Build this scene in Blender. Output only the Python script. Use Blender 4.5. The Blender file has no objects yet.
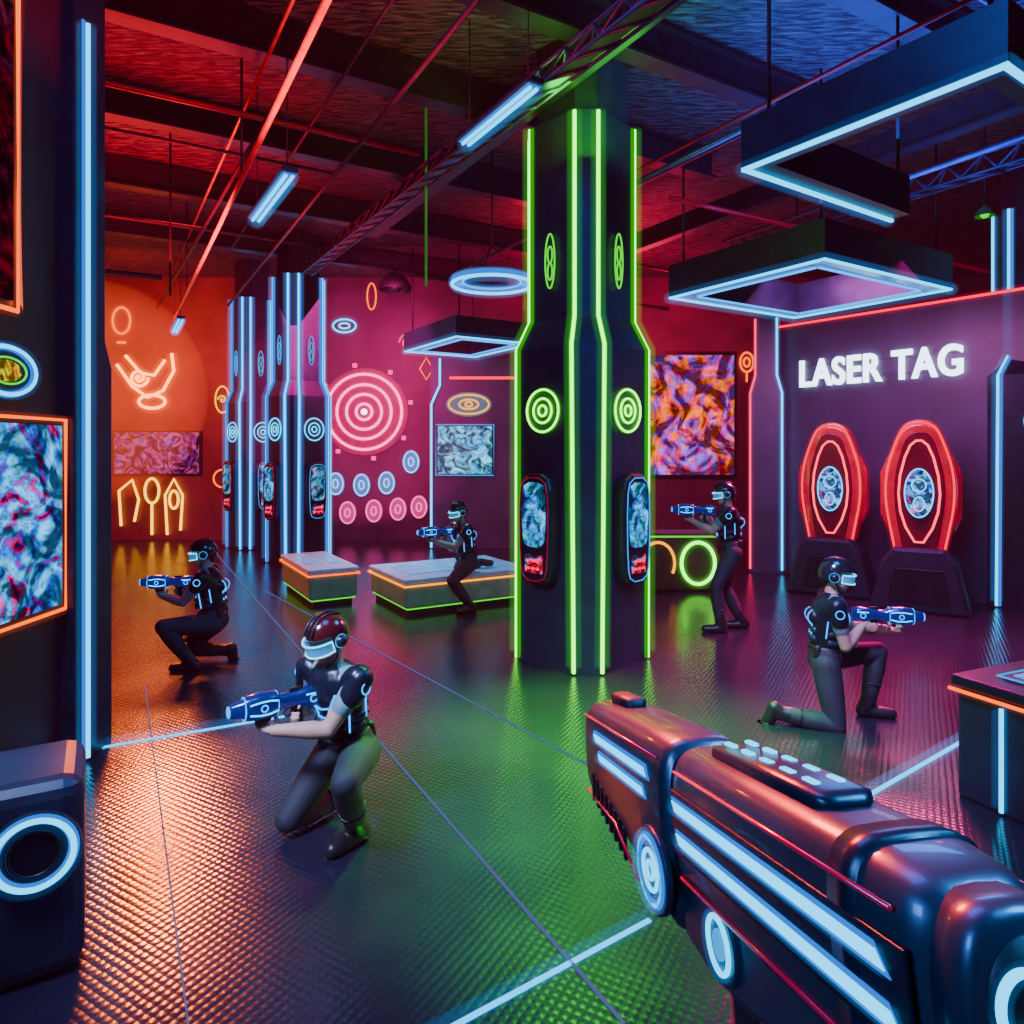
import bpy, bmesh, math, random
import numpy as np
from mathutils import Vector, Matrix
from mathutils.bvhtree import BVHTree
random.seed(4)
V=Vector
COL=bpy.context.scene.collection
pi=math.pi
# ------------------------------------------------------------------ materials
MATS={}
def nt_new(name):
    m=bpy.data.materials.new(name); m.use_nodes=True
    nt=m.node_tree; nt.nodes.clear()
    out=nt.nodes.new('ShaderNodeOutputMaterial')
    return m,nt,out
def pmat(name,col,rough=0.4,metal=0.0,var=0.25,scale=6,bump=0.05,emi=None,es=0,bscale=60,coat=0):
    if name in MATS: return MATS[name]
    m,nt,out=nt_new(name)
    b=nt.nodes.new('ShaderNodeBsdfPrincipled')
    tc=nt.nodes.new('ShaderNodeTexCoord')
    n=nt.nodes.new('ShaderNodeTexNoise'); n.inputs['Scale'].default_value=scale; n.inputs['Detail'].default_value=4
    nt.links.new(tc.outputs['Object'],n.inputs['Vector'])
    r=nt.nodes.new('ShaderNodeValToRGB')
    c=V(col)
    r.color_ramp.elements[0].position=0.3; r.color_ramp.elements[1].position=0.7
    r.color_ramp.elements[0].color=(*(c*(1-var)),1); r.color_ramp.elements[1].color=(*[min(1,x*(1+var)) for x in c],1)
    nt.links.new(n.outputs['Fac'],r.inputs['Fac']); nt.links.new(r.outputs['Color'],b.inputs['Base Color'])
    b.inputs['Roughness'].default_value=rough; b.inputs['Metallic'].default_value=metal
    b.inputs['Coat Weight'].default_value=coat
    if bump>0:
        n2=nt.nodes.new('ShaderNodeTexNoise'); n2.inputs['Scale'].default_value=bscale
        nt.links.new(tc.outputs['Object'],n2.inputs['Vector'])
        bp=nt.nodes.new('ShaderNodeBump'); bp.inputs['Strength'].default_value=bump; bp.inputs['Distance'].default_value=0.01
        nt.links.new(n2.outputs['Fac'],bp.inputs['Height']); nt.links.new(bp.outputs['Normal'],b.inputs['Normal'])
    if emi:
        b.inputs['Emission Color'].default_value=(*emi,1); b.inputs['Emission Strength'].default_value=es
    nt.links.new(b.outputs[0],out.inputs['Surface'])
    MATS[name]=m; return m
def emat(name,col,s):
    if name in MATS: return MATS[name]
    m,nt,out=nt_new(name)
    e=nt.nodes.new('ShaderNodeEmission'); e.inputs['Color'].default_value=(*col,1); e.inputs['Strength'].default_value=s
    nt.links.new(e.outputs[0],out.inputs['Surface']); MATS[name]=m; return m
def vmat(name,col,s):
    if name in MATS: return MATS[name]
    m,nt,out=nt_new(name)
    a=nt.nodes.new('ShaderNodeEmission'); a.inputs[0].default_value=(*col,1); a.inputs[1].default_value=s
    nt.links.new(a.outputs[0],out.inputs['Volume']); MATS[name]=m; return m
def mural(name,cols,scale=3.0,s=1.0,dist=2.5,seed=0,detail=6):
    if name in MATS: return MATS[name]
    m,nt,out=nt_new(name)
    tc=nt.nodes.new('ShaderNodeTexCoord')
    mp=nt.nodes.new('ShaderNodeMapping'); mp.inputs['Location'].default_value=(seed,seed*.7,seed*1.3)
    n=nt.nodes.new('ShaderNodeTexNoise'); n.inputs['Scale'].default_value=scale; n.inputs['Detail'].default_value=detail; n.inputs['Distortion'].default_value=dist
    nt.links.new(tc.outputs['Object'],mp.inputs['Vector']); nt.links.new(mp.outputs[0],n.inputs['Vector'])
    r=nt.nodes.new('ShaderNodeValToRGB'); els=r.color_ramp.elements
    k=len(cols)
    els[0].position=0.33; els[0].color=(*cols[0],1); els[1].position=0.67; els[1].color=(*cols[-1],1)
    for i in range(1,k-1):
        e=els.new(0.33+0.34*i/(k-1)); e.color=(*cols[i],1)
    nt.links.new(n.outputs['Fac'],r.inputs['Fac'])
    w=nt.nodes.new('ShaderNodeTexNoise'); w.inputs['Scale'].default_value=scale*1.3; w.inputs['Detail'].default_value=5; w.inputs['Distortion'].default_value=dist*1.2
    nt.links.new(mp.outputs[0],w.inputs['Vector'])
    mr=nt.nodes.new('ShaderNodeMapRange'); mr.inputs['From Min'].default_value=.42; mr.inputs['From Max'].default_value=.66
    mr.inputs['To Min'].default_value=s*.12; mr.inputs['To Max'].default_value=s*1.7
    nt.links.new(w.outputs['Fac'],mr.inputs['Value'])
    e=nt.nodes.new('ShaderNodeEmission'); nt.links.new(r.outputs['Color'],e.inputs['Color']); nt.links.new(mr.outputs['Result'],e.inputs['Strength'])
    nt.links.new(e.outputs[0],out.inputs['Surface']); MATS[name]=m; return m

CY=(0.0,0.30,1.0); GR=(0.06,1.0,0.01); RD=(1.0,0.0,0.04); OR=(1.0,0.11,0.0); PK=(1.0,0.02,0.22)
M_cy=emat('neon_cyan',CY,2.6); M_cy2=emat('neon_cyan_soft',(0,.36,.95),1.3); M_cyw=emat('neon_ice',(0.0,0.54,1.0),3.2)
M_cyg=emat('cyan_bloom_backing',(0,.20,1),1.1); M_grg=emat('green_bloom_backing',(.01,.7,.0),.5)  # dim emitters set beside the tubes to imitate their spreading glow
M_gr=emat('neon_green',(.16,1,.03),5.5); M_gr2=emat('neon_green_soft',GR,1.3)
M_rd=emat('neon_red',RD,2.4); M_or=emat('neon_orange',OR,2.6); M_pk=emat('neon_pink',PK,2.2); M_ye=emat('neon_yellow',(1,.34,.0),2.4)
M_wh=emat('neon_white',(0.62,0.86,1.0),5)
M_fl=emat('floor_line_glow',(0.0,0.46,1.0),2.8); M_seam=emat('floor_seam_glow',(0.25,0.35,.9),0.35)
H_cy=vmat('glow_cyan',(0,.32,1),1.5); H_gr=vmat('glow_green',(.05,1,.02),1.1); H_pk=vmat('glow_pink',(1,.02,.2),.9); H_rd=vmat('glow_red',(1,.01,.03),1.5); H_or=vmat('glow_orange',(1,.1,0),1.4)  # volume emission for the bloom sheaths
M_dark=pmat('dark_panel',(0.012,0.014,0.03),0.3,0.3,bump=.04)
M_dark2=pmat('dark_navy_panel',(0.016,0.024,0.055),0.35,0.2,bump=.04)
M_black=pmat('black_rubber',(0.006,0.006,0.01),0.5,0,bump=.1)
M_steel=pmat('painted_steel',(0.03,0.022,0.04),0.4,0.5,bump=.08)
M_redp=pmat('red_gloss_plastic',(0.5,0.0,0.04),0.22,0.1,coat=.5,bump=.01,emi=(1,.0,.05),es=.15)  # faint red glow put into the plastic itself
M_top=pmat('bench_top_vinyl_lit',(0.30,0.36,0.50),0.3,0,bump=.05,emi=(.1,.35,.8),es=.06)  # cyan light on the bench top put in as faint emission
def floor_mat():
    m,nt,out=nt_new('rubber_floor')
    b=nt.nodes.new('ShaderNodeBsdfPrincipled'); tc=nt.nodes.new('ShaderNodeTexCoord')
    mp=nt.nodes.new('ShaderNodeMapping'); mp.inputs['Rotation'].default_value=(0,0,math.radians(30))
    nt.links.new(tc.outputs['Object'],mp.inputs['Vector'])
    v=nt.nodes.new('ShaderNodeTexVoronoi'); v.inputs['Scale'].default_value=27; v.inputs['Randomness'].default_value=.12
    nt.links.new(mp.outputs[0],v.inputs['Vector'])
    n=nt.nodes.new('ShaderNodeTexNoise'); n.inputs['Scale'].default_value=1.3; n.inputs['Detail'].default_value=5
    nt.links.new(tc.outputs['Object'],n.inputs['Vector'])
    r=nt.nodes.new('ShaderNodeValToRGB'); r.color_ramp.elements[0].color=(.006,.006,.016,1); r.color_ramp.elements[1].color=(.02,.02,.04,1)
    nt.links.new(n.outputs['Fac'],r.inputs['Fac']); nt.links.new(r.outputs['Color'],b.inputs['Base Color'])
    mr=nt.nodes.new('ShaderNodeMapRange'); mr.inputs['To Min'].default_value=.08; mr.inputs['To Max'].default_value=.28
    nt.links.new(n.outputs['Fac'],mr.inputs['Value']); nt.links.new(mr.outputs['Result'],b.inputs['Roughness'])
    bp=nt.nodes.new('ShaderNodeBump'); bp.inputs['Strength'].default_value=.2; bp.inputs['Distance'].default_value=.012; bp.invert=True
    nt.links.new(v.outputs['Distance'],bp.inputs['Height']); nt.links.new(bp.outputs['Normal'],b.inputs['Normal'])
    b.inputs['Specular IOR Level'].default_value=.85
    nt.links.new(b.outputs[0],out.inputs['Surface']); return m
def ceil_mat():
    m,nt,out=nt_new('ceiling_deck')
    b=nt.nodes.new('ShaderNodeBsdfPrincipled'); tc=nt.nodes.new('ShaderNodeTexCoord')
    mp=nt.nodes.new('ShaderNodeMapping'); mp.inputs['Rotation'].default_value=(0,0,math.radians(30)); mp.inputs['Scale'].default_value=(1,5,1)
    nt.links.new(tc.outputs['Object'],mp.inputs['Vector'])
    n=nt.nodes.new('ShaderNodeTexNoise'); n.inputs['Scale'].default_value=5; n.inputs['Detail'].default_value=8; n.inputs['Distortion'].default_value=.6
    nt.links.new(mp.outputs[0],n.inputs['Vector'])
    r=nt.nodes.new('ShaderNodeValToRGB'); r.color_ramp.elements[0].position=.4; r.color_ramp.elements[1].position=.66
    r.color_ramp.elements[0].color=(.008,.007,.012,1); r.color_ramp.elements[1].color=(.13,.10,.14,1)
    nt.links.new(n.outputs['Fac'],r.inputs['Fac']); nt.links.new(r.outputs[0],b.inputs['Base Color']); b.inputs['Roughness'].default_value=.45
    bp=nt.nodes.new('ShaderNodeBump'); bp.inputs['Strength'].default_value=1; bp.inputs['Distance'].default_value=.06
    nt.links.new(n.outputs['Fac'],bp.inputs['Height']); nt.links.new(bp.outputs['Normal'],b.inputs['Normal'])
    nt.links.new(b.outputs[0],out.inputs['Surface']); return m
M_floor=floor_mat(); M_ceil=ceil_mat()
M_wall=pmat('light_tinted_plaster',(0.10,0.04,0.075),0.5,0,var=.5,scale=.9,bump=.15,bscale=30)  # pink of the coloured wall light also tinted into the plaster
M_wall2=pmat('violet_wall',(0.07,0.06,0.12),0.42,0,var=.25,scale=1.5,bump=.1,bscale=25)
M_walld=pmat('dark_partition_wall',(0.05,0.008,0.022),0.35,0,var=.4,scale=2,bump=.1,bscale=25)
# ------------------------------------------------------------------ mesh helpers
def mk(name,verts,faces,mat,parent=None,smooth=False,label=None):
    me=bpy.data.meshes.new(name); me.from_pydata([tuple(v) for v in verts],[],[tuple(f) for f in faces]); me.update()
    if mat: me.materials.append(mat)
    if smooth:
        for p in me.polygons: p.use_smooth=True
    o=bpy.data.objects.new(name,me); COL.objects.link(o)
    if parent: o.parent=parent
    if label: o['label']=label
    return o
def from_bm(name,bm,mat,parent=None,smooth=False,label=None):
    bmesh.ops.recalc_face_normals(bm,faces=bm.faces)
    me=bpy.data.meshes.new(name); bm.to_mesh(me); bm.free()
    if mat: me.materials.append(mat)
    if smooth:
        for p in me.polygons: p.use_smooth=True
    o=bpy.data.objects.new(name,me); COL.objects.link(o)
    if parent: o.parent=parent
    if label: o['label']=label
    return o
def top(o,label,cat,group=None,kind=None):
    o['label']=label; o['category']=cat
    if group: o['group']=group
    if kind: o['kind']=kind
    return o
def root(name,loc,rz,label,cat,group=None):
    o=bpy.data.objects.new(name,None); o.empty_display_size=.1; COL.objects.link(o)
    o.location=loc; o.rotation_euler=(0,0,rz)
    return top(o,label,cat,group)
def boxes(name,lst,mat,parent=None,bevel=0.0,label=None,seg=2):
    bm=bmesh.new()
    for c,s in lst:
        M=Matrix.Translation(c)@Matrix.Diagonal((s[0],s[1],s[2],1))
        bmesh.ops.create_cube(bm,size=1,matrix=M)
    if bevel>0: bmesh.ops.bevel(bm,geom=list(bm.edges),offset=bevel,segments=seg,affect='EDGES',profile=.5)
    return from_bm(name,bm,mat,parent,False,label)
def box(name,c,s,mat,parent=None,bevel=0.0,label=None,seg=2): return boxes(name,[(c,s)],mat,parent,bevel,label,seg)
def each_box(name,lst,mat,parent,bevel=0.0):
    for c,s in lst: box(name,c,s,mat,parent,bevel)
def prism(name,pts,y0,y1,mat,parent=None,bevel=0.0,label=None,seg=2):
    bm=bmesh.new()
    a=[bm.verts.new((p[0],y0,p[1])) for p in pts]; b=[bm.verts.new((p[0],y1,p[1])) for p in pts]
    n=len(pts); bm.faces.new(a); bm.faces.new(b[::-1])
    for i in range(n): bm.faces.new((a[i],b[i],b[(i+1)%n],a[(i+1)%n]))
    bmesh.ops.recalc_face_normals(bm,faces=bm.faces)
    if bevel>0:
        es=[e for e in bm.edges if abs(e.verts[0].co.y-e.verts[1].co.y)<1e-6]
        bmesh.ops.bevel(bm,geom=es,offset=bevel,segments=seg,affect='EDGES',profile=.5)
    return from_bm(name,bm,mat,parent,False,label)
def tube_geo(pts,r,closed=False,n=8):
    P=[V(p) for p in pts]; N=len(P); T=[]
    for i in range(N):
        if closed: t=(P[(i+1)%N]-P[i]).normalized()+(P[i]-P[i-1]).normalized()
        elif i==0: t=P[1]-P[0]
        elif i==N-1: t=P[-1]-P[-2]
        else: t=(P[i+1]-P[i]).normalized()+(P[i]-P[i-1]).normalized()
        T.append(t.normalized() if t.length>1e-6 else V((0,0,1)))
    up=V((0,0,1)) if abs(T[0].z)<.9 else V((0,1,0))
    u=(up-T[0]*up.dot(T[0])).normalized(); vs=[];fs=[]
    for i in range(N):
        u=(u-T[i]*u.dot(T[i])).normalized(); w=T[i].cross(u)
        for k in range(n):
            a=2*pi*k/n; vs.append(P[i]+(u*math.cos(a)+w*math.sin(a))*r)
    m=N if closed else N-1
    for i in range(m):
        j=(i+1)%N
        for k in range(n): fs.append((i*n+k,i*n+(k+1)%n,j*n+(k+1)%n,j*n+k))
    if not closed:
        fs.append(tuple(range(n))[::-1]); fs.append(tuple((N-1)*n+k for k in range(n)))
    return vs,fs
def tube(name,pts,r,mat,parent=None,closed=False,n=8,label=None):
    vs,fs=tube_geo(pts,r,closed,n); return mk(name,vs,fs,mat,parent,True,label)
def tubes(name,lst,r,mat,parent=None,n=8,label=None):
    vs=[];fs=[]
    for pts,cl in lst:
        a,b=tube_geo(pts,r,cl,n); o=len(vs); vs+=a; fs+=[tuple(i+o for i in f) for f in b]
    return mk(name,vs,fs,mat,parent,True,label)
def each_tube(name,lst,r,mat,parent,n=8):
    for pts,cl in lst: tube(name,pts,r,mat,parent,cl,n)
def halo(pts,r,mat,parent,closed=False):  # emissive volume sheath imitating bloom around a neon tube
    o=tube('bloom_sheath',pts,r,mat,parent,closed,12); o['kind']='stuff'
    bm=bmesh.new(); bm.from_mesh(o.data); bmesh.ops.recalc_face_normals(bm,faces=bm.faces); bm.to_mesh(o.data); bm.free(); return o
def ell(cx,cz,rx,rz,y=0,n=32,a0=0,a1=2*pi,rot=0):
    full=abs(a1-a0-2*pi)<1e-6; out=[]
    for i in range(n if full else n+1):
        a=a0+(a1-a0)*i/n; x=rx*math.cos(a); z=rz*math.sin(a)
        out.append((cx+x*math.cos(rot)-z*math.sin(rot),y,cz+x*math.sin(rot)+z*math.cos(rot)))
    return out
def disc(name,cx,cz,rx,rz,y0,y1,mat,parent,bevel=0,n=28,label=None):
    return prism(name,[(p[0],p[2]) for p in ell(cx,cz,rx,rz,0,n)],y0,y1,mat,parent,bevel,label)
def smoothpts(pts,it=2):
    P=[V((p[0],p[1])) for p in pts]
    for _ in range(it):
        Q=[]
        for i in range(len(P)):
            a=P[i];b=P[(i+1)%len(P)]; Q+= [a*.75+b*.25,a*.25+b*.75]
        P=Q
    return [(p.x,p.y) for p in P]
def loft(name,secs,mat,parent=None,n=28,ex=4.0,label=None):
    vs=[];fs=[]
    for (x,hw,zt,zb) in secs:
        zc=(zt+zb)/2; hz=(zt-zb)/2
        for k in range(n):
            a=2*pi*k/n; c=math.cos(a); s=math.sin(a)
            vs.append((x,hw*math.copysign(abs(c)**(2/ex),c),zc+hz*math.copysign(abs(s)**(2/ex),s)))
    for i in range(len(secs)-1):
        for k in range(n): fs.append((i*n+k,i*n+(k+1)%n,(i+1)*n+(k+1)%n,(i+1)*n+k))
    fs.append(tuple(range(n))); fs.append(tuple((len(secs)-1)*n+k for k in range(n))[::-1])
    o=mk(name,vs,fs,mat,parent,True,label)
    bm=bmesh.new(); bm.from_mesh(o.data); bmesh.ops.recalc_face_normals(bm,faces=bm.faces); bm.to_mesh(o.data); bm.free()
    return o
# ------------------------------------------------------------------ structure
H=6.0
def struct(o,label=None):
    o['kind']='structure'
    if label: o['label']=label
    o['category']='room'
    return o
struct(box('floor',(0.25,7.3,-.1),(21.5,18,.2),M_floor),'dark studded rubber floor with glossy finish')
struct(box('ceiling',(0.25,7.3,H+.1),(21.5,18,.2),M_ceil),'dark industrial ceiling deck')
struct(box('wall_back',(0.25,16.15,H/2),(21.5,.3,H),M_wall),'plaster wall lit red and magenta')
struct(box('wall_left',(-10.6,7.3,H/2),(.2,18,H),M_wall),'plaster wall lit red')
struct(box('wall_right',(11.1,7.3,H/2),(.2,18,H),M_wall),'plaster wall lit red')
struct(box('wall_front',(0.25,-1.8,H/2),(21.5,.2,H),M_wall2),'dark wall')
struct(box('wall_left_partition',(-3.25,1.85,H/2),(.7,5.3,H),M_walld),'dark maroon partition wall')
rd=-math.radians(53.8)
wp=box('wall_right_partition',(1.75,.2,2.075),(3.9,.4,4.15),M_wall2); wp.location=(4.52,11.8,0); wp.rotation_euler=(0,0,rd)
struct(wp,'violet partition wall carrying the sign')
struct(box('wall_center_partition',(-.5,15.3,2.0),(2.4,1.38,4.0),M_wall2),'violet alcove wall')
def strip(name,p,q,w,mat,label,h=.006,glow=None):
    p=V(p+(0,));q=V(q+(0,)); d=(q-p); L=d.length
    o=box(name,(L/2,0,h/2),(L,w,h),mat); o.location=p; o.rotation_euler=(0,0,math.atan2(d.y,d.x)); struct(o,label)
    if glow: halo([(0,0,.015),(L,0,.015)],w*1.9,glow,o)
    return o
strip('trim_1',(-.55,2.25),(.6,3.05),.022,M_fl,'glowing blue floor line',glow=H_cy)
strip('trim_2',(1.5,3.7),(3.3,5.02),.028,M_fl,'glowing blue floor line',glow=H_cy)
strip('trim_3',(-2.9,4.78),(-1.75,5.38),.028,M_fl,'glowing blue floor line',glow=H_cy)
strip('trim_4',(-6.98,15.9),(.4,2.5),.014,M_seam,'thin pale floor seam')
strip('trim_5',(-3.6,10.2),(1.55,3.1),.011,M_seam,'thin pale floor seam')
strip('trim_6',(-3.2,6.1),(-1.1,2.4),.007,M_seam,'thin pale floor seam')
strip('trim_7',(3.3,5.02),(5.6,7.2),.02,M_fl,'glowing blue floor line')
t=tube('trim_8',[(-.1,-.03,4.12),(3.7,-.03,4.12)],.018,M_rd); t.location=(4.52,11.8,0); t.rotation_euler=(0,0,rd); struct(t,'red neon cornice line')
halo([(-.1,-.03,4.12),(3.7,-.03,4.12)],.06,H_rd,t)
# ------------------------------------------------------------------ ceiling steel
RA=math.radians(30.5)
A=V((-.51,.86)); B=V((.86,.51))
def beam(name,c,L,ang,z,w,h,label,mat=M_steel):
    lst=[((0,0,h/2-.015),(L,w,.03)),((0,0,-h/2+.015),(L,w,.03)),((0,0,0),(L,.03,h-.06))]
    o=boxes(name,lst,mat); o.location=(c[0],c[1],z); o.rotation_euler=(0,0,ang); top(o,label,'beam','ceiling beams'); return o
for i,d in enumerate([3.4,4.9,6.6,8.6,10.8,13.2]):
    c=A*d+B*2.2
    beam('ceiling_beam',c,9.5 if i<4 else 11,RA,5.78,.2,.36,'dark steel ceiling joist lit by coloured light')
for i,b in enumerate([-1.2,3.6,7.6]):
    c=A*5.5+B*b
    beam('ceiling_beam',c,9.5,RA+pi/2,5.44,.16,.28,'dark steel girder running along the hall')
M_truss=pmat('blue_lit_truss',(.06,.06,.14),.35,.5,bump=.05)  # blue light on the truss put into the steel colour
def truss(name,p,q,z,label,plate=False):
    p=V((*p,z));q=V((*q,z)); d=q-p; L=d.length
    n=int(L/.35); l=[]
    l.append(([(0,0,0),(L,0,0)],False)); l.append(([(0,.18,0),(L,.18,0)],False)); l.append(([(0,.09,.22),(L,.09,.22)],False))
    for i in range(n):
        x=i*L/n; x2=(i+1)*L/n
        l.append(([(x,0,0),((x+x2)/2,.09,.22),(x2,0,0)],False)); l.append(([(x,.18,0),((x+x2)/2,.09,.22),(x2,.18,0)],False)); l.append(([(x,0,0),(x2,.18,0)],False))
    r=root(name,p,math.atan2(d.y,d.x),label,'truss','lighting trusses')
    tubes('lattice',l,.016,M_truss,r,n=6)
    if plate: box('cable_tray',(L/2,.09,.02),(L,.13,.03),M_truss,r,.005)
truss('lighting_truss',(1.35,4.2),(-3.4,11.9),5.02,'dark steel lattice truss with cable tray hung under the ceiling',True)
truss('lighting_truss',(3.2,10.5),(6.8,4.5),5.02,'dark steel lattice truss hung under the ceiling')
M_redpipe=pmat('red_painted_pipe',(.6,.0,.02),.35,.3,emi=(1,.0,.04),es=.10)  # red paint with a faint glow put into its colour
M_redpipe2=pmat('maroon_painted_pipe',(.35,.0,.02),.35,.3)
def pipe(p,q,r,mat,label,group='ceiling pipes',name='pipe'):
    o=tube(name,[p,q],r,mat); top(o,label,name.replace('_',' '),group); return o
pipe((-.6,3.2,4.62),(-7.4,15.1,4.62),.026,M_redpipe,'long red painted pipe under the ceiling')
pipe((-2.1,6.2,5.1),(-7.6,15.0,5.1),.025,M_steel,'dark steel pipe under the ceiling')
pipe((.6,3.0,4.9),(-5.6,13.8,4.9),.022,M_steel,'dark steel pipe under the ceiling')
pipe((2.6,6.3,5.2),(-.9,12.3,5.2),.03,M_truss,'dark steel pipe under the ceiling')
pipe((5.4,5.0,4.9),(2.9,9.6,4.9),.03,M_truss,'dark steel pipe under the ceiling')
pipe((1.7,7.5,4.75),(7.2,10.6,4.75),.028,M_redpipe,'red painted pipe crossing under the ceiling')
pipe((-6.0,4.6,5.22),(-1.0,7.5,5.22),.03,M_redpipe2,'maroon painted pipe crossing under the ceiling')
pipe((-7.5,8.2,5.2),(-2.8,10.9,5.2),.03,M_steel,'dark steel pipe crossing under the ceiling')
pipe((-8.5,11.6,5.2),(-6.4,12.8,5.2),.05,M_steel,'thick dark duct pipe under the ceiling')
pipe((-1.6,11.6,4.95),(3.2,14.4,4.95),.04,M_steel,'dark steel pipe crossing under the ceiling')
pipe((-1.4,4.9,5.5),(-6.6,13.6,5.5),.018,M_redpipe2,'slim maroon conduit under the ceiling')
pipe((-.2,4.2,5.55),(-4.9,12.2,5.55),.018,M_steel,'slim dark conduit under the ceiling')
pipe((3.6,4.4,5.25),(.9,8.9,5.25),.02,M_redpipe2,'slim maroon conduit under the ceiling')
pipe((4.6,4.2,5.5),(1.6,9.2,5.5),.018,M_truss,'slim blue conduit under the ceiling')
pipe((-5.2,6.6,5.36),(-2.1,8.4,5.36),.02,M_steel,'slim dark conduit crossing under the ceiling')
pipe((1.6,10.9,5.0),(6.0,13.5,5.0),.03,M_redpipe2,'maroon painted pipe crossing under the ceiling')
pipe((2.2,4.6,5.56),(5.8,6.7,5.56),.02,M_truss,'slim blue conduit crossing under the ceiling')
for (x,y,z0) in [(-1.06,4.0,4.65),(-2.55,6.6,4.65),(-5.2,11.2,4.65)]:
    pipe((x,y,z0),(x,y,5.99),.012,M_steel,'thin steel hanger bar','hanger bars','steel_bar')
M_gpipe=pmat('green_lit_cord',(.02,.3,.03),.4,emi=(.02,1,.05),es=.12)  # dark rod; green light on it put into colour and emission
pipe((-.97,7.9,3.9),(-.97,7.9,6.0),.014,M_gpipe,'thin black hanging cable with green light painted on','hanging cables','cable')
pipe((-4.1,8.4,3.9),(-4.1,8.4,6.0),.012,M_black,'thin black hanging cable','hanging cables','cable')
def tube_light(p,q,label):
    p=V(p);q=V(q);d=q-p;L=d.length
    r=root('tube_light',p,math.atan2(d.y,d.x),label,'light','tube lights')
    box('housing',(L/2,0,.05),(L+.06,.13,.05),M_steel,r,.01)
    box('backing_bloom',(L/2,0,.02),(L,.12,.012),M_cyg,r)
    for y in(-.03,.03): tube('glowing_tube',[(0.02,y,0),(L-.02,y,0)],.016,M_cyw,r)
    for x in(.1,L-.1): tube('hanger_rod',[(x,0,.07),(x,0,5.99-p.z)],.006,M_steel,r,False,6)
    halo([(0,0,0),(L,0,0)],.09,H_cy,r)
tube_light((.18,5.46,4.88),(-.44,6.5,4.88),'cyan twin fluorescent tube hung from the truss')
tube_light((-1.98,6.24,4.5),(-2.75,7.5,4.5),'cyan twin fluorescent tube hung below red pipe')
tube_light((-6.1,12.9,4.45),(-6.9,14.3,4.45),'cyan twin fluorescent tube hung near the back wall')
# ------------------------------------------------------------------ suspended frames
M_under=pmat('frame_underside',(.04,.12,.25),.25,.1,emi=(0,.3,1),es=.30)  # emission stands in for strip light reflected on the underside
def frame_light(loc,rz,W,D,openside,label,t=.26,h=.4):
    r=root('suspended_light_frame',loc,rz,label,'light','suspended light frames')
    L=[((W/2,t/2,h/2),(W,t,h)),((W/2,D-t/2,h/2),(W,t,h)),((t/2,D/2,h/2),(t,D-2*t,h))]
    if not openside: L.append(((W-t/2,D/2,h/2),(t,D-2*t,h)))
    boxes('fascia',L,M_dark2,r)
    U=[((c[0],c[1],-.003),(s[0]-.02,s[1]-.02,.006)) for c,s in L]
    if not openside: boxes('underside_glow',U,M_under,r)
    e=.016
    s=[((W/2,e,-.016),(W,.028,.024)),((W/2,D-e,-.016),(W,.028,.024)),((e,D/2,-.016),(.028,D,.024))]
    i=[((W/2,t-e,-.016),(W-2*t,.022,.02)),((W/2,D-t+e,-.016),(W-2*t,.022,.02)),((t-e,D/2,-.016),(.022,D-2*t,.02))]
    if not openside:
        s.append(((W-e,D/2,-.016),(.028,D,.024))); i.append(((W-t+e,D/2,-.016),(.022,D-2*t,.02)))
    boxes('outer_light_strip',s,M_cyw,r)
    if not openside: boxes('inner_light_strip',i,M_cy,r)
    if openside: halo([(W,0,-.016),(0,0,-.016),(0,D,-.016),(W,D,-.016)],.055,H_cy,r)
    else: halo([(W,0,-.016),(0,0,-.016),(0,D,-.016),(W,D,-.016)],.075,H_cy,r,True)
    zt=5.99-loc[2]
    for x,y in ((.13,.13),(W-.13,.13),(.13,D-.13),(W-.13,D-.13)): tube('hanger_rod',[(x,y,h),(x,y,zt)],.014,M_black,r,False,6)
frame_light((2.48,3.5,4.0),math.radians(33.9),1.95,1.61,True,'dark open-sided ceiling frame edged with cyan light',t=.16,h=.32)
frame_light((3.16,7.07,4.0),math.radians(32.3),2.54,2.18,False,'dark hollow square ceiling frame edged with cyan light')
frame_light((-.95,11.9,4.0),math.radians(32.3),1.6,2.2,False,'small dark hollow ceiling frame edged with cyan light',h=.35)
r=root('ring_pendant_light',(-.26,9.1,4.2),0,'round cyan glowing ring lamp hanging on a rod','light')
def circ(R,z,n=40): return [(R*math.cos(2*pi*k/n),R*math.sin(2*pi*k/n),z) for k in range(n)]
tube('glowing_ring',circ(.52,0),.022,M_cyw,r,True); tube('bloom_ring',circ(.50,.06),.03,M_cyg,r,True); tube('inner_ring',circ(.38,.03),.014,M_cy,r,True)
halo(circ(.47,.02),.10,H_cy,r,True)
each_tube('spoke',[([(.5*math.cos(a),.5*math.sin(a),.08),(0,0,.5)],False) for a in (0.3,2.4,4.5)],.008,M_black,r,6)
tube('rod',[(0,0,.5),(0,0,1.79)],.012,M_black,r)
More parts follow.
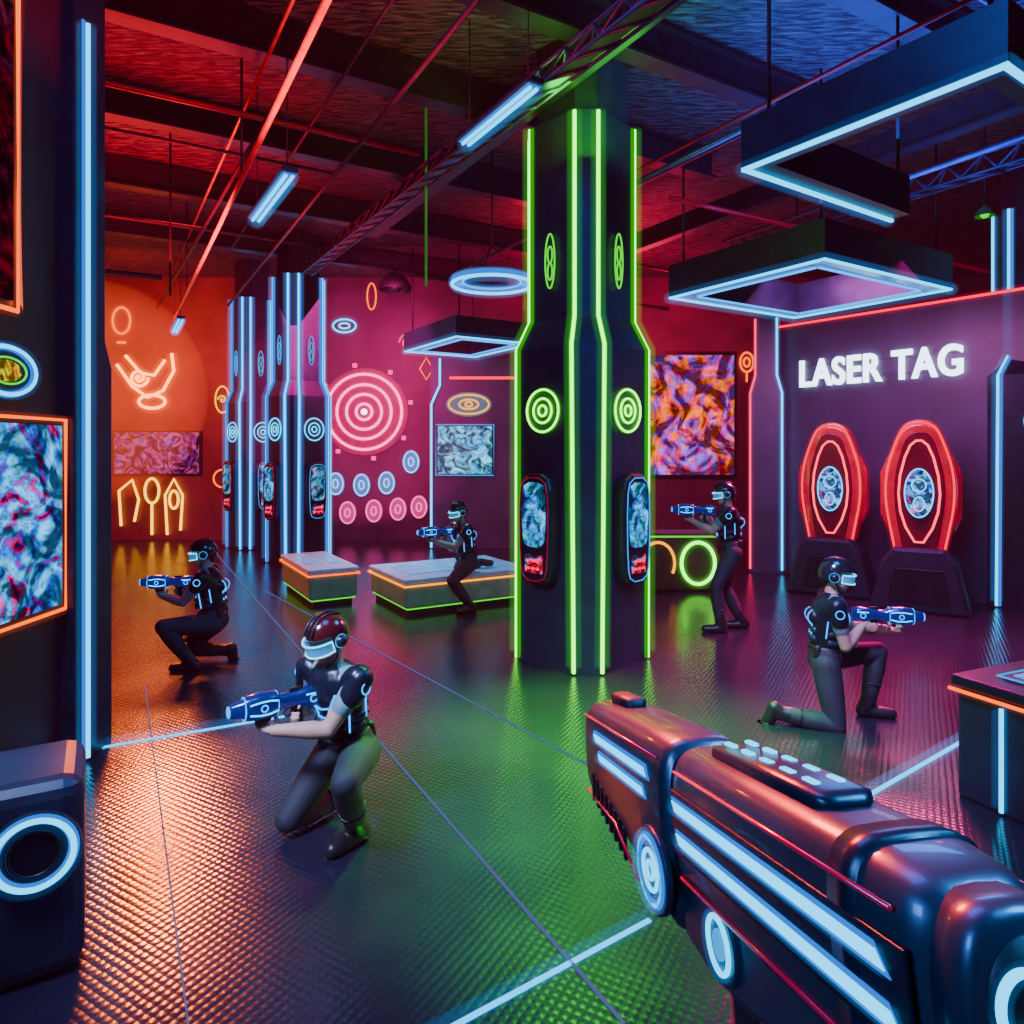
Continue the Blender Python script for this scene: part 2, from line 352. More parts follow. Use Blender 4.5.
def pendant(loc,R,mat,bulb,label):
    r=root('pendant_lamp',loc,0,label,'light','dome pendant lamps')
    vs=[];fs=[];n=20;prof=[(R,0),(R*.95,.3*R),(R*.75,.65*R),(R*.4,.95*R),(R*.12,1.1*R),(R*.1,1.3*R)]
    for (a,z) in prof:
        for k in range(n): vs.append((a*math.cos(2*pi*k/n),a*math.sin(2*pi*k/n),z))
    for i in range(len(prof)-1):
        for k in range(n): fs.append((i*n+k,i*n+(k+1)%n,(i+1)*n+(k+1)%n,(i+1)*n+k))
    fs.append(tuple((len(prof)-1)*n+k for k in range(n)))
    mk('lamp_shade',vs,fs,mat,r,True)
    tube('cord',[(0,0,1.3*R),(0,0,5.99-loc[2])],.01,M_black,r)
    bm=bmesh.new(); bmesh.ops.create_uvsphere(bm,u_segments=14,v_segments=8,radius=R*.45,matrix=Matrix.Translation((0,0,R*.25))); from_bm('bulb',bm,bulb,r,True)
M_gshade=pmat('green_enamel',(.02,.5,.12),.3)
pendant((5.2,7.7,4.62),.1,M_gshade,M_gr2,'small green enamel dome pendant lamp')
pendant((-2.3,13.8,5.2),.32,M_black,M_dark,'dark dome pendant lamp near target sign')
# ------------------------------------------------------------------ columns
def oct8(R,c): return [(c,-R),(R,-c),(R,c),(c,R),(-c,R),(-R,c),(-R,-c),(-c,-R)]
def column(loc,rz,mat,soft,label,s=1.0,scr=None,body=M_dark2,strong=.018,glow=None,gh=None,plate=(.0,.3,1)):
    r=root('light_column',loc,rz,label,'column','light columns')
    zt1,zt2=3.02,3.30
    lv=[(0,.63,.13),(zt1,.63,.15),(zt2,.50,.11),(5.22,.50,.11),(5.24,.44,.1),(5.99,.44,.1)]
    vs=[];fs=[]
    for z,R,c in lv:
        for x,y in oct8(R*s,c*s): vs.append((x,y,z))
    for i in range(len(lv)-1):
        for k in range(8): fs.append((i*8+k,i*8+(k+1)%8,(i+1)*8+(k+1)%8,(i+1)*8+k))
    fs.append(tuple(range(8))[::-1]); fs.append(tuple((len(lv)-1)*8+k for k in range(8)))
    mk('column_body',vs,fs,body,r)
    for k in range(8):
        for e,rr,mm,nm in ((.014,strong*.7,mat,'neon_strip'),(-.012,strong*1.3,glow,'strip_bloom'),(.014,strong*3.2,gh,'h')):
            if mm is None: continue
            pts=[]
            for z,R,c in [(0.02 if nm!='h' else .08,.63,.13),(zt1,.63,.15),(zt2,.50,.11),(5.2,.50,.11)]:
                x,y=oct8((R+e)*s,c*s)[k]; pts.append((x,y,z))
            if nm=='h':
                if k in(0,1,6,7): halo(pts,rr,mm,r)
            else: tube(nm,pts,rr,mm,r)
    for sx in (-1,1):
        def face_root(z,R,nm,dz=0):
            c=.13*s; m=(R*s+c)/2
            f=bpy.data.objects.new(nm,None); COL.objects.link(f); f.parent=r; f.empty_display_size=.05
            f.location=(sx*m,-m,z); f.rotation_euler=(0,0,sx*pi/4); return f
        f=face_root(2.42,.63,'ring_emblem')
        each_tube('emblem_tube',[(ell(0,0,q,q,-.035,28),True) for q in (.05,.115,.2)],.010,mat,f)
        disc('emblem_disc',0,0,.225,.225,-.02,.02,pmat('emblem_disc_'+mat.name,(.01,.03,.02),.4,emi=plate,es=.06),f,.005)  # dim disc emission imitates glow around the rings
        f=face_root(3.85,.50,'capsule_emblem')
        each_tube('emblem_tube',[(ell(0,0,.06,.26,-.02,24),True),(ell(0,.06,.03,.08,-.02,16),True),(ell(0,-.1,.03,.08,-.02,16),True)],.008,soft,f)
        f=face_root(1.33,.63,'wall_console')
        out=smoothpts([(-.14,-.54),(.14,-.54),(.20,-.38),(.21,.3),(.15,.5),(-.15,.5),(-.21,.3),(-.20,-.38)],1)
        prism('console_case',out,-.15,.02,M_dark,f,.03)
        tube('console_trim',[(x*.86,-.155,z*.92) for x,z in out],.006,M_redp if sx<0 else M_cy2,f,True)
        prism('console_screen',[(x*.7,z*.58+.13) for x,z in out],-.162,-.145,scr[0 if sx<0 else 1],f)
        box('console_keypad',(0,-.155,-.34),(.22,.015,.17),S2,f,.01)
        each_box('console_button',[((x,-.165,-.34+dz),(.035,.02,.025)) for x in (-.06,0,.06) for dz in(-.04,.03)],M_rd,f,.004)
    return r
S1=mural('screen_blue',[(0,.02,.12),(.0,.2,1),(.05,.6,1),(0,.12,1),(.0,.6,.5),(.0,.02,.2)],6,1.2,1.2,1)
S2=mural('screen_red',[(.01,.01,.2),(.8,.0,.06),(1,.0,.06),(.05,.35,1),(.0,.1,.8)],6,.9,1.2,5)
S3=mural('screen_cyan',[(0,.05,.15),(.0,.4,.9),(.05,.6,1),(.8,.1,.6)],5,.7,1,9)
column((.69,7.0,0),0,M_gr,M_gr2,'dark faceted column edged with bright green neon',1.0,(S1,S1),strong=.024,glow=M_grg,gh=H_gr,plate=(.02,1,.02))
column((-3.93,12.9,0),math.radians(5),M_cyw,M_cy2,'faceted column edged with pale cyan neon',.85,(S1,S3),strong=.03,glow=M_cyg,gh=H_cy)
column((-5.5,14.8,0),math.radians(5),M_cyw,M_cy2,'faceted column edged with cyan neon near the wall',.75,(S3,S1),strong=.03,glow=M_cyg,gh=H_cy)
column((7.2,9.3,0),0,M_cyw,M_cy2,'faceted column edged with cyan neon beside the sign wall',1.38,(S2,S1),strong=.024,glow=M_cyg,gh=H_cy)
r=root('wall_pilaster',(4.3,11.85,0),math.radians(-20),'slim violet pilaster with pale neon edge lines','pilaster')
prism('pilaster_body',[(-.28,0),(.28,0),(.28,3.0),(.2,3.3),(.2,4.3),(-.2,4.3),(-.2,3.3),(-.28,3.0)],-.15,.15,M_wall2,r)
for sx in (-1,1):
    P=[(sx*.25,-.17,.05),(sx*.25,-.17,3.0),(sx*.17,-.17,3.3),(sx*.17,-.17,4.25)]
    tube('neon_strip',P,.016,emat('neon_rose',(1,.03,.12),2.4) if sx<0 else M_cyw,r); halo(P,.06,H_rd if sx<0 else H_cy,r)
r=root('neon_edge_light',(-1.68,14.55,0),0,'pale cyan neon outline on the alcove edge','neon light')
P=[(0,0,.02),(0,0,3.0),(.18,0,3.4),(.18,0,3.95)]
tube('neon_tube',P,.022,M_cyw,r); tube('tube_bloom',[(x,.025,z) for x,y,z in P],.026,M_cyg,r)
r=root('neon_line_light',(-1.3,14.6,3.55),0,'horizontal red neon tube on alcove wall','neon light')
tube('neon_tube',[(0,-.03,0),(1.9,-.03,0)],.03,M_rd,r); each_box('mounting_clip',[((x,-.01,0),(.05,.04,.08)) for x in (.2,1.7)],M_steel,r)
r=root('wall_pilaster',(-2.9,4.70,0),pi/2,'dark pilaster carrying a tall cyan neon tube','pilaster')
prism('pilaster_body',[(-.2,0),(.22,0),(.22,2.62),(.14,2.8),(.14,5.99),(-.2,5.99)],-.09,.3,M_dark2,r,.01)
box('tube_bloom',(-.10,-.095,2.44),(.06,.012,4.85),M_cyg,r)
tube('neon_strip',[(-.10,-.115,.03),(-.10,-.115,4.85)],.014,M_cyw,r)
halo([(-.10,-.10,.1),(-.10,-.10,4.85)],.065,H_cy,r)
# ------------------------------------------------------------------ art panels & neon
def poster(loc,rz,W,Hh,mt,border,label,br=.012,grp='art panels',hm=None):
    r=root('art_panel',loc,rz,label,'wall art',grp)
    box('panel_back',(0,-.02,0),(W,.04,Hh),M_dark,r,.004)
    box('artwork',(0,-.045,0),(W*.94,.01,Hh*.94),mt,r)
    P=[(-W/2,-.05,-Hh/2),(W/2,-.05,-Hh/2),(W/2,-.05,Hh/2),(-W/2,-.05,Hh/2)]
    if border: tube('neon_border',P,br,border,r,True)
    if hm: halo(P,.04,hm,r,True)
    return r
MU1=mural('art_cosmic',[(0.01,.0,.08),(.5,.0,.05),(.0,.04,.6),(.0,.3,1),(.08,.65,1),(.0,.15,.9),(.9,.0,.12),(.02,.0,.2)],2.1,1.3,2.6,2,9)
MU2=mural('art_fire',[(.15,.0,.2),(1,.02,.01),(1,.2,.0),(.8,.0,.15),(.15,.1,1),(1,.12,.1),(.6,.0,.1)],1.2,1.3,2,7,7)
MU3=mural('art_violet',[(.08,.0,.12),(.35,.02,.3),(.8,.08,.25),(.15,.05,.6)],1.8,.6,3,3,7)
MU4=mural('art_ice',[(.02,.1,.35),(.0,.4,.9),(.15,.75,1),(.0,.25,.9)],2.6,1.3,2,4,7)
MU5=mural('art_dark_red',[(.02,0,.01),(.2,.0,.01),(.04,.0,.02),(.2,.01,.05)],2.5,.5,2,8,6)
poster((-2.9,3.87,1.64),pi/2,1.2,1.2,MU1,M_or,'cosmic blue and red artwork with orange-red neon border',hm=H_or)
poster((-2.9,3.44,3.75),pi/2,1.2,1.8,MU5,M_or,'dark red panel outlined with orange neon',.014,hm=H_or)
r=root('neon_eye_sign',(-2.9,3.96,2.5),pi/2,'oval cyan neon ring with yellow-green eye','neon sign')
disc('sign_plate',0,0,.26,.16,-.03,0,M_dark2,r,.005)
tube('neon_ring',ell(0,0,.23,.135,-.05),.012,M_cyw,r,True); tube('ring_bloom',ell(0,0,.23,.135,-.035),.02,M_cyg,r,True)
disc('eye_glow',0,0,.12,.06,-.045,-.03,mural('eye_art',[(.02,.3,.0),(.9,.4,.0),(.02,.5,.02)],12,1.4,1,3),r)
tube('eye_line',ell(0,0,.15,.075,-.05),.006,M_gr2,r,True)
halo(ell(0,0,.23,.135,-.05),.035,H_cy,r,True)
poster((-8.1,16.0,1.98),0,2.05,1.0,MU3,None,'wide violet artwork panel on orange-lit wall')
poster((-.98,14.61,2.05),0,1.2,1.05,MU4,M_cy2,'glowing icy cyan artwork panel')
poster((4.1,16.0,2.85),0,2.05,2.9,MU2,None,'fiery orange and pink mural panel')
def neon_art(loc,polys,r_,mat,label,rz=0,plate=None,hm=None,hr=3.5):
    r=root('neon_sign',loc,rz,label,'neon sign')
    if plate: disc('backing_plate',0,0,plate[0],plate[1],-.02,0,plate[2],r,.005)
    each_tube('neon_tube',polys,r_,mat,r)
    if hm:
        for pts,cl in polys: halo(pts,r_*hr,hm,r,cl)
    return r
YB=16.0
r=root('neon_target_sign',(-3.37,YB,2.92),0,'large pink concentric ring target with small spikes','neon sign')
disc('backing_plate',0,0,1.0,1.0,-.03,0,pmat('pink_plate',(.2,.01,.08),.4,emi=(1,.0,.2),es=.16),r)  # plate glows faintly in place of bloom between the rings
MHP=emat('neon_hotpink',(1,.05,.3),5)
for q in (.18,.40,.62,.86):
    tube('neon_ring',ell(0,0,q,q,-.06,40),.03,MHP,r,True); halo(ell(0,0,q,q,-.08,40),.085,H_pk,r,True)
each_box('spike',[((1.08*math.cos(a),-.04,1.08*math.sin(a)),(.1,.08,.1)) for a in [i*pi/4+.2 for i in range(8)]],M_pk,r,.02)
disc('bullseye',0,0,.07,.07,-.07,-.03,M_wh,r)
for i,(x,z,k) in enumerate([(-4.02,1.28,0),(-3.43,1.25,0),(-2.86,1.30,0),(-2.3,1.78,0),(-3.75,.62,1),(-3.15,.66,1),(-2.6,.70,1),(-2.12,.75,1)]):
    m=M_cyw if k==0 else emat('neon_lilac',(.9,.1,.4),2.6)
    r=root('neon_badge',(x,YB,z),0,('cyan' if k==0 else 'lilac')+' oval glowing wall badge','neon sign','glowing wall badges')
    disc('badge_plate',0,0,.2,.27,-.05,0,pmat('badge_%d'%k,(.05,.2,.4) if k==0 else (.4,.08,.25),.3,emi=(.0,.35,.9) if k==0 else (.9,.05,.35),es=.5),r,.015)
    each_tube('badge_ring',[(ell(0,0,.17,.24,-.06,20),True),(ell(0,.0,.06,.1,-.06,12),True)],.014,m,r)
def spiral(cx,cz,R,turns,n=36,ph=0): return [(cx+R*(i/n)*math.cos(ph+turns*2*pi*i/n),-.06,cz+R*(i/n)*math.sin(ph+turns*2*pi*i/n)) for i in range(n+1)]
neon_art((-3.82,YB,4.88),[(ell(0,0,.26,.15,-.05),True),(ell(0,0,.12,.06,-.05),True)],.02,M_cyw,'small cyan oval neon sign',plate=(.3,.19,M_dark),hm=H_cy)
neon_art((-3.2,YB,5.55),[(ell(0,0,.1,.3,-.05),True)],.018,M_or,'slim orange oval neon sign')
neon_art((-.9,14.61,3.0),[(ell(0,0,.42,.2,-.04),True),(ell(0,0,.2,.1,-.04),True),(ell(0,0,.07,.05,-.04),True)],.018,M_ye,'yellow and cyan oval eye neon sign',plate=(.48,.26,pmat('eye_plate',(.05,.2,.25),.4,emi=(.0,.4,.5),es=.3)))
neon_art((5.35,YB,4.05),[(ell(0,0,.15,.22,-.05),True),(ell(0,0,.07,.1,-.05),True),([(0,-.05,-.22),(0,-.05,-.45)],False)],.024,M_or,'small orange neon emblem')
neon_art((-2.35,YB,4.5),[(spiral(0,0,.22,2.5),False)],.016,M_pk,'pink spiral neon sign')
neon_art((-4.75,YB,4.1),[([(-.2,-.05,-.15),(0,-.05,.25),(.2,-.05,-.15)],True)],.016,M_ye,'small yellow triangle neon sign')
neon_art((-4.7,YB,1.9),[(ell(0,0,.15,.22,-.05),True),(ell(0,0,.06,.1,-.05),True)],.018,M_pk,'small pink oval neon sign')
neon_art((-1.95,YB,3.9),[([(-.15,-.05,0),(0,-.05,.25),(.15,-.05,0),(0,-.05,-.25)],True)],.016,M_or,'small orange diamond neon sign')
neon_art((-6.6,YB,3.2),[(ell(0,0,.16,.3,-.05),True),(spiral(0,0,.1,1.5,20),False)],.02,M_ye,'small yellow oval neon sign')
neon_art((-6.6,YB,1.4),[(ell(0,0,.2,.2,-.05),True)],.02,M_or,'small orange round neon sign')
neon_art((-8.9,YB,5.0),[(ell(0,0,.2,.3,-.05),True),([(-.1,-.05,-.5),(.1,-.05,-.5)],False)],.024,M_or,'orange oval neon lamp sign',hm=H_or)
M_or2=emat('neon_orange_bright',(1,.2,.01),7)
neon_art((-8.2,YB,3.5),[([(-.8,-.06,.5),(-.45,-.06,.0),(-.1,-.06,-.25),(.25,-.06,-.1),(.5,-.06,.35),(.45,-.06,.75)],False),([(-.6,-.06,.7),(-.25,-.06,.3),(.05,-.06,.25),(.3,-.06,.6)],False),(ell(0,-.35,.3,.15,-.06),True),(spiral(-.3,.2,.22,2),False)],.036,M_or2,'orange neon wing-shaped sign',hm=H_or)
neon_art((-7.75,YB,.82),[([(-1.15,-.06,-.5),(-1.2,-.06,.3),(-.9,-.06,.55),(-.75,-.06,.1),(-.85,-.06,-.4)],False),(ell(-.45,.3,.16,.28,-.06),True),([(-.45,-.06,.0),(-.45,-.06,-.7)],False),([(-.1,-.06,-.7),(-.15,-.06,.2),(.05,-.06,.57),(.25,-.06,.2),(.2,-.06,-.6)],False),(ell(.05,.1,.1,.2,-.06),True)],.03,emat('neon_amber',(1,.4,.01),4),'yellow neon figure drawing on wall')
neon_art((.2,14.61,1.7),[(ell(0,0,.12,.3,-.05),True),(ell(0,.0,.06,.15,-.05),True)],.02,M_pk,'small pink oval neon sign')
# ------------------------------------------------------------------ LASER TAG sign
def wloc(s,z,off=0.0):
    d=V((math.cos(rd),math.sin(rd),0)); n=V((math.sin(rd),-math.cos(rd),0))
    p=V((4.52,11.8,0))+d*s+n*off; return (p.x,p.y,z)
r=root('wall_sign',wloc(.39,3.07,.0),rd,'white glowing LASER TAG lettering on violet wall','sign')
cu=bpy.data.curves.new('t','FONT'); cu.body='LASER TAG'; cu.size=1; cu.extrude=.05; cu.offset=.018; cu.bevel_depth=.006; cu.space_character=1.08
to=bpy.data.objects.new('t',cu); COL.objects.link(to); bpy.context.view_layer.update()
dg=bpy.context.evaluated_depsgraph_get(); me=bpy.data.meshes.new_from_object(to.evaluated_get(dg)); bpy.data.objects.remove(to)
co=np.array([v.co[:] for v in me.vertices]); mn=co.min(0); mxx=co.max(0)
for v in me.vertices:
    x=(v.co.x-mn[0])/(mxx[0]-mn[0])*2.4; z=(v.co.y-mn[1])/(mxx[1]-mn[1])*.44
    y=-.04-(v.co.z)*.5
    v.co=(x,y,z)
me.materials.clear(); me.materials.append(M_wh)
lt=bpy.data.objects.new('sign_lettering',me); COL.objects.link(lt); lt.parent=r
each_box('mounting_rail',[((1.2,-.01,.1),(2.3,.02,.02)),((1.2,-.01,.34),(2.3,.02,.02))],M_wall2,r)
# ------------------------------------------------------------------ pods
PE=mural('pod_emblem_art',[(.02,.03,.3),(.0,.25,1),(.15,.6,1),(.05,.15,.9),(.9,.02,.3)],8,1.5,1,3)
def pod(s,off,label,rz=rd):
    r=root('game_pod',wloc(s,0,off),rz,label,'game machine','red game pods')
    prism('pedestal',[(-.56,0),(.56,0),(.42,.62),(.28,.8),(-.28,.8),(-.42,.62)],-.42,.30,M_dark2,r,.04)
    prism('pedestal_panel',[(-.34,.12),(.34,.12),(.27,.55),(-.27,.55)],-.44,-.41,M_dark,r,.006)
    out=smoothpts([(-.27,.60),(.27,.60),(.34,.95),(.42,1.4),(.40,1.8),(.30,2.15),(.17,2.44),(-.17,2.44),(-.30,2.15),(-.40,1.8),(-.42,1.4),(-.34,.95)],2)
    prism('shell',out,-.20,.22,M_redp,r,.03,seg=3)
    def sc(k,y,kz=None): kz=kz or k; return [(x*k,y,1.47+(z-1.47)*kz) for x,z in out]
    prism('rim',[(p[0],p[2]) for p in sc(.9,0,.94)],-.235,-.19,M_redp,r,.02)
    prism('inner_panel',[(p[0],p[2]) for p in sc(.68,0,.84)],-.25,-.2,pmat('pod_inner',(.12,.005,.02),.3),r,.01)
    tube('outline_light',sc(.93,-.225,.96),.012,M_rd,r,True); halo(sc(.93,-.225,.96),.05,H_rd,r,True)
    inn=smoothpts([(0,.78),(.2,1.15),(.24,1.6),(.13,2.08),(0,2.2),(-.13,2.08),(-.24,1.6),(-.2,1.15)],1)
    tube('inner_outline_light',[(x,-.26,z) for x,z in inn],.014,emat('neon_salmon',(1,.04,.08),3.5),r,True)
    disc('emblem_plate',0,1.5,.15,.30,-.275,-.25,PE,r,.005)
    each_tube('emblem_ring',[(ell(0,1.5,.16,.31,-.28),True),(ell(0,1.6,.08,.08,-.285,20),True),(ell(0,1.36,.06,.09,-.285,20),True)],.008,M_cyw,r)
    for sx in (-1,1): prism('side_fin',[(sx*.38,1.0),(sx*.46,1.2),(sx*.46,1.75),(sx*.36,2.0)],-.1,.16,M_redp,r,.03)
    prism('chin_light',[(-.2,.66),(.2,.66),(.13,.74),(-.13,.74)],-.27,-.2,M_rd,r,.005)
pod(1.40,.84,'tall red glowing game pod with oval emblem on dark pedestal',rd+.35)
pod(2.62,.90,'tall red game pod with diamond neon outline on dark pedestal',rd+.35)
# ------------------------------------------------------------------ benches
def bench(loc,W,D,h,rz,label,line=M_or,under=M_gr2):
    r=root('padded_bench',loc,rz,label,'bench','low glowing benches')
    box('plinth',(W/2,D/2,.05),(W-.12,D-.12,.1),M_black,r)
    box('bench_body',(W/2,D/2,.1+(h-.16)/2),(W,D,h-.16),pmat('bench_body',(.16,.24,.2),.3,.1,emi=(.02,.5,.2),es=.04),r,.03)  # faint green emission imitates underglow on the body
    box('bench_top',(W/2,D/2,h-.03),(W+.04,D+.04,.06),M_top,r,.02)
    z=h-.085; e=.02
    P=[(-e,-e,z),(W+e,-e,z),(W+e,D+e,z),(-e,D+e,z)]
    tube('edge_light',P,.012,line,r,True); halo(P,.045,H_or,r,True)
    tube('under_light',[(.03,.03,.085),(W-.03,.03,.085),(W-.03,D-.03,.085),(.03,D-.03,.085)],.008,under,r,True)
    each_box('top_inlay',[((W*.3,D*.5,h+.004),(W*.4,D*.5,.012)),((W*.75,D*.5,h+.004),(W*.3,D*.5,.012))],pmat('inlay',(.2,.3,.4),.2,emi=(.0,.35,.9),es=.4),r,.004)
bench((-1.30,8.56,0),1.80,1.3,.46,RA,'low padded bench with yellow edge light and green underglow',line=M_ye)
p=A*9.1+B*2.36
bench((p.x,p.y,0),.64,1.6,.5,RA,'low padded bench with orange edge light near cyan column')
r=root('ring_barrier',(2.4,10.1,0),0,'low barrier block with green neon rings','barrier')
box('barrier_body',(0,.3,.42),(1.15,.6,.84),pmat('barrier',(.05,.06,.03),.35),r,.05)
tube('neon_ring',ell(.28,.42,.24,.3,-.03),.024,M_gr,r,True); halo(ell(.28,.42,.24,.3,-.05),.07,H_gr,r,True)
tube('neon_ring',ell(-.3,.42,.24,.3,-.03,24,-.5,2.6),.02,M_ye,r)
tube('top_edge_light',[(-.55,-.01,.8),(.55,-.01,.8)],.012,M_gr2,r)
# near-left ringed block
r=root('ring_barrier',(-1.82,2.67,0),RA,'dark rounded barrier block with cyan light ring','barrier')
box('barrier_body',(-.33,.25,.385),(.98,.5,.77),M_dark2,r,.07,seg=3)
disc('ring_plate',0,.52,.155,.155,-.02,.02,M_dark,r,.008)
tube('light_ring',ell(0,.52,.128,.128,-.035,40),.011,M_cyw,r,True); tube('ring_bloom',ell(0,.52,.128,.128,-.018,40),.02,M_cyg,r,True)
halo(ell(0,.52,.128,.128,-.035,40),.034,H_cy,r,True)
tube('inner_ring',ell(0,.52,.085,.085,-.025,36),.008,M_dark,r,True)
# near-right counter
ang=math.atan2(.4,.92)
r=root('control_counter',(2.645,4.16,0),ang,'dark counter with orange edge light and glowing buttons','counter')
W,D,h=1.4,.95,.72
box('counter_body',(W/2,-D/2,h/2-.04),(W,D,h-.08),M_dark2,r,.02)
box('counter_top',(W/2,-D/2,h-.035),(W+.05,D+.05,.07),M_dark,r,.015)
tube('edge_light',[(-.03,.03,h-.085),(-.03,-D-.03,h-.085),(W,-D-.03,h-.085)],.011,M_or,r); halo([(-.03,.03,h-.085),(-.03,-D-.03,h-.085),(W,-D-.03,h-.085)],.03,H_or,r)
tube('cyan_edge_tube',[(-.012,-.26,.02),(-.012,-.26,h-.12)],.012,M_cyw,r); halo([(-.03,-.26,.05),(-.03,-.26,h-.12)],.04,H_cy,r)
box('display_panel',(.5,-.42,h+.006),(.7,.5,.02),M_dark2,r,.004)
each_box('light_key',[((.25+.14*i,-.25-.17*j,h+.02),(.1,.1,.015)) for i in range(5) for j in range(3)],pmat('key',(.05,.1,.2),.3,emi=(.0,.4,.9),es=.9),r,.004)
tube('panel_light',[(.13,-.15,h+.018),(.88,-.15,h+.018),(.88,-.7,h+.018),(.13,-.7,h+.018)],.006,M_cy2,r,True)

# ------------------------------------------------------------------ people
def rc(p0,r0,p1,r1,wide=None,ratio=1.0,n=16,k=5):
    p0=V(p0);p1=V(p1);ax=p1-p0;L=ax.length
    ax=ax.normalized() if L>1e-6 else V((0,0,1))
    w=V(wide) if wide is not None else (V((0,0,1)) if abs(ax.z)<.9 else V((1,0,0)))
    u=(w-ax*w.dot(ax))
    u=u.normalized() if u.length>1e-4 else ax.orthogonal().normalized()
    v=ax.cross(u); vs=[];fs=[]
    rings=[]
    for i in range(1,k+1): a=-pi/2+pi/2*i/k; rings.append((p0,r0,a))
    for i in range(0,k): a=pi/2*i/k; rings.append((p1,r1,a))
    vs.append(p0-ax*r0)
    for c,r,a in rings:
        cc=c+ax*(r*math.sin(a)); rr=r*math.cos(a)
        for j in range(n):
            t=2*pi*j/n; vs.append(cc+u*(rr*math.cos(t))+v*(rr*ratio*math.sin(t)))
    vs.append(p1+ax*r1)
    R=len(rings)
    for j in range(n): fs.append((0,1+(j+1)%n,1+j))
    for i in range(R-1):
        for j in range(n): fs.append((1+i*n+j,1+i*n+(j+1)%n,1+(i+1)*n+(j+1)%n,1+(i+1)*n+j))
    e=len(vs)-1
    for j in range(n): fs.append((e,1+(R-1)*n+j,1+(R-1)*n+(j+1)%n))
    return vs,fs
def remesh(prims,voxel,smooth=3):
    vs=[];fs=[]
    for P in prims:
        a,b=rc(*P); o=len(vs); vs+=a; fs+=[tuple(i+o for i in f) for f in b]
    me=bpy.data.meshes.new('tmp'); me.from_pydata([tuple(v) for v in vs],[],fs); me.update()
    ob=bpy.data.objects.new('tmp',me); COL.objects.link(ob)
    m=ob.modifiers.new('r','REMESH'); m.mode='VOXEL'; m.voxel_size=voxel; m.use_smooth_shade=True
    s=ob.modifiers.new('s','SMOOTH'); s.factor=.5; s.iterations=smooth
    bpy.context.view_layer.update()
    dg=bpy.context.evaluated_depsgraph_get(); out=bpy.data.meshes.new_from_object(ob.evaluated_get(dg))
    bpy.data.objects.remove(ob); bpy.data.meshes.remove(me)
    for p in out.polygons: p.use_smooth=True
    return out
def paint(me,prims,labs,mats,order):
    n=len(me.polygons); C=np.empty(n*3); me.polygons.foreach_get('center',C); C=C.reshape(-1,3)
    best=np.full(n,1e9); idx=np.zeros(n,int)
    for P,l in zip(prims,labs):
        p0=np.array(P[0]);p1=np.array(P[2]);d=p1-p0;L2=max(d@d,1e-9)
        t=np.clip(((C-p0)@d)/L2,0,1); q=p0+t[:,None]*d; dist=np.linalg.norm(C-q,axis=1)-(P[1]+(P[3]-P[1])*t)
        m=dist<best; best[m]=dist[m]; idx[m]=order.index(l)
    me.materials.clear()
    for o in order: me.materials.append(mats[o])
    me.polygons.foreach_set('material_index',idx.astype(np.int32)); me.update()
def ik(a,t,l1,l2,pole):
    a=V(a);t=V(t);d=t-a;L=min(d.length,l1+l2-.004);dr=d.normalized();L=max(L,abs(l1-l2)+.02)
    x=(l1*l1-l2*l2+L*L)/(2*L);h=math.sqrt(max(l1*l1-x*x,0));p=V(pole);p=(p-dr*p.dot(dr)).normalized()
    return a+dr*x+p*h, a+dr*L
def hand(W,h,n,side):
    W=V(W);h=V(h).normalized();n=V(n);n=(n-h*n.dot(h)).normalized();s=h.cross(n)*side
    P=[]
    P.append((W,.026,W+h*.045,.034,s,.6)); P.append((W+h*.03,.036,W+h*.078,.040,s,.42))
    lens=[(.040,.025,.019),(.045,.028,.021),(.041,.026,.020),(.032,.021,.018)]
    for i,(a,b,c) in enumerate(lens):
        o=W+h*(.088-(.006 if i in(0,3) else 0))+s*(.030-.020*i); ang=0
        pts=[W+h*.05+s*(.022-.015*i),o]
        for q,l in zip((.75,1.05,.7),(a,b,c)):
            ang+=q; dd=h*math.cos(ang)+n*math.sin(ang); pts.append(pts[-1]+dd*l)
        for j in range(4): P.append((pts[j],.0105-.0007*j,pts[j+1],.0100-.0007*j))
    b0=W+h*.025+s*.026; b1=b0+(h*.5+s*.7+n*.35).normalized()*.04; b2=b1+(h*.75+n*.65+s*.1).normalized()*.032; b3=b2+(h*.6+n*.8-s*.2).normalized()*.025
    P+= [(b0,.016,b1,.013),(b1,.0125,b2,.011),(b2,.011,b3,.0095)]
    return P
SKIN=pmat('skin',(.50,.26,.20),.5,0,var=.08,bump=.02); LIP=pmat('lip_skin',(.38,.09,.09),.45,0,var=.05,bump=0)
PANTS=pmat('dark_trousers',(.018,.017,.035),.7,0,bump=.3,bscale=180)
VEST=pmat('armour_vest',(.008,.010,.025),.3,.3,bump=.05); BOOT=pmat('boot_leather',(.012,.011,.016),.4,0,bump=.1)
HELM=pmat('helmet_shell',(.015,.015,.03),.18,.3,bump=.01,coat=.6); HELMR=pmat('helmet_shell_red_sheen',(.09,.006,.012),.2,.3,bump=.01,coat=.6)  # red version holds a dark shell's reddish sheen in its colour
VIS=pmat('visor_glass',(.05,.2,.4),.08,.2,bump=0,emi=(.02,.4,.9),es=.5)
GUNM=pmat('blaster_casing',(.012,.02,.10),.22,.5,bump=.02,coat=.4,emi=(0,.06,1),es=.14)  # dark casing; blue glow put in as emission
HAIRM={'brown':pmat('hair_brown',(.12,.06,.03),.6,0,bump=.4,bscale=120),'dark':pmat('hair_dark',(.02,.015,.015),.6,0,bump=.4,bscale=120)}
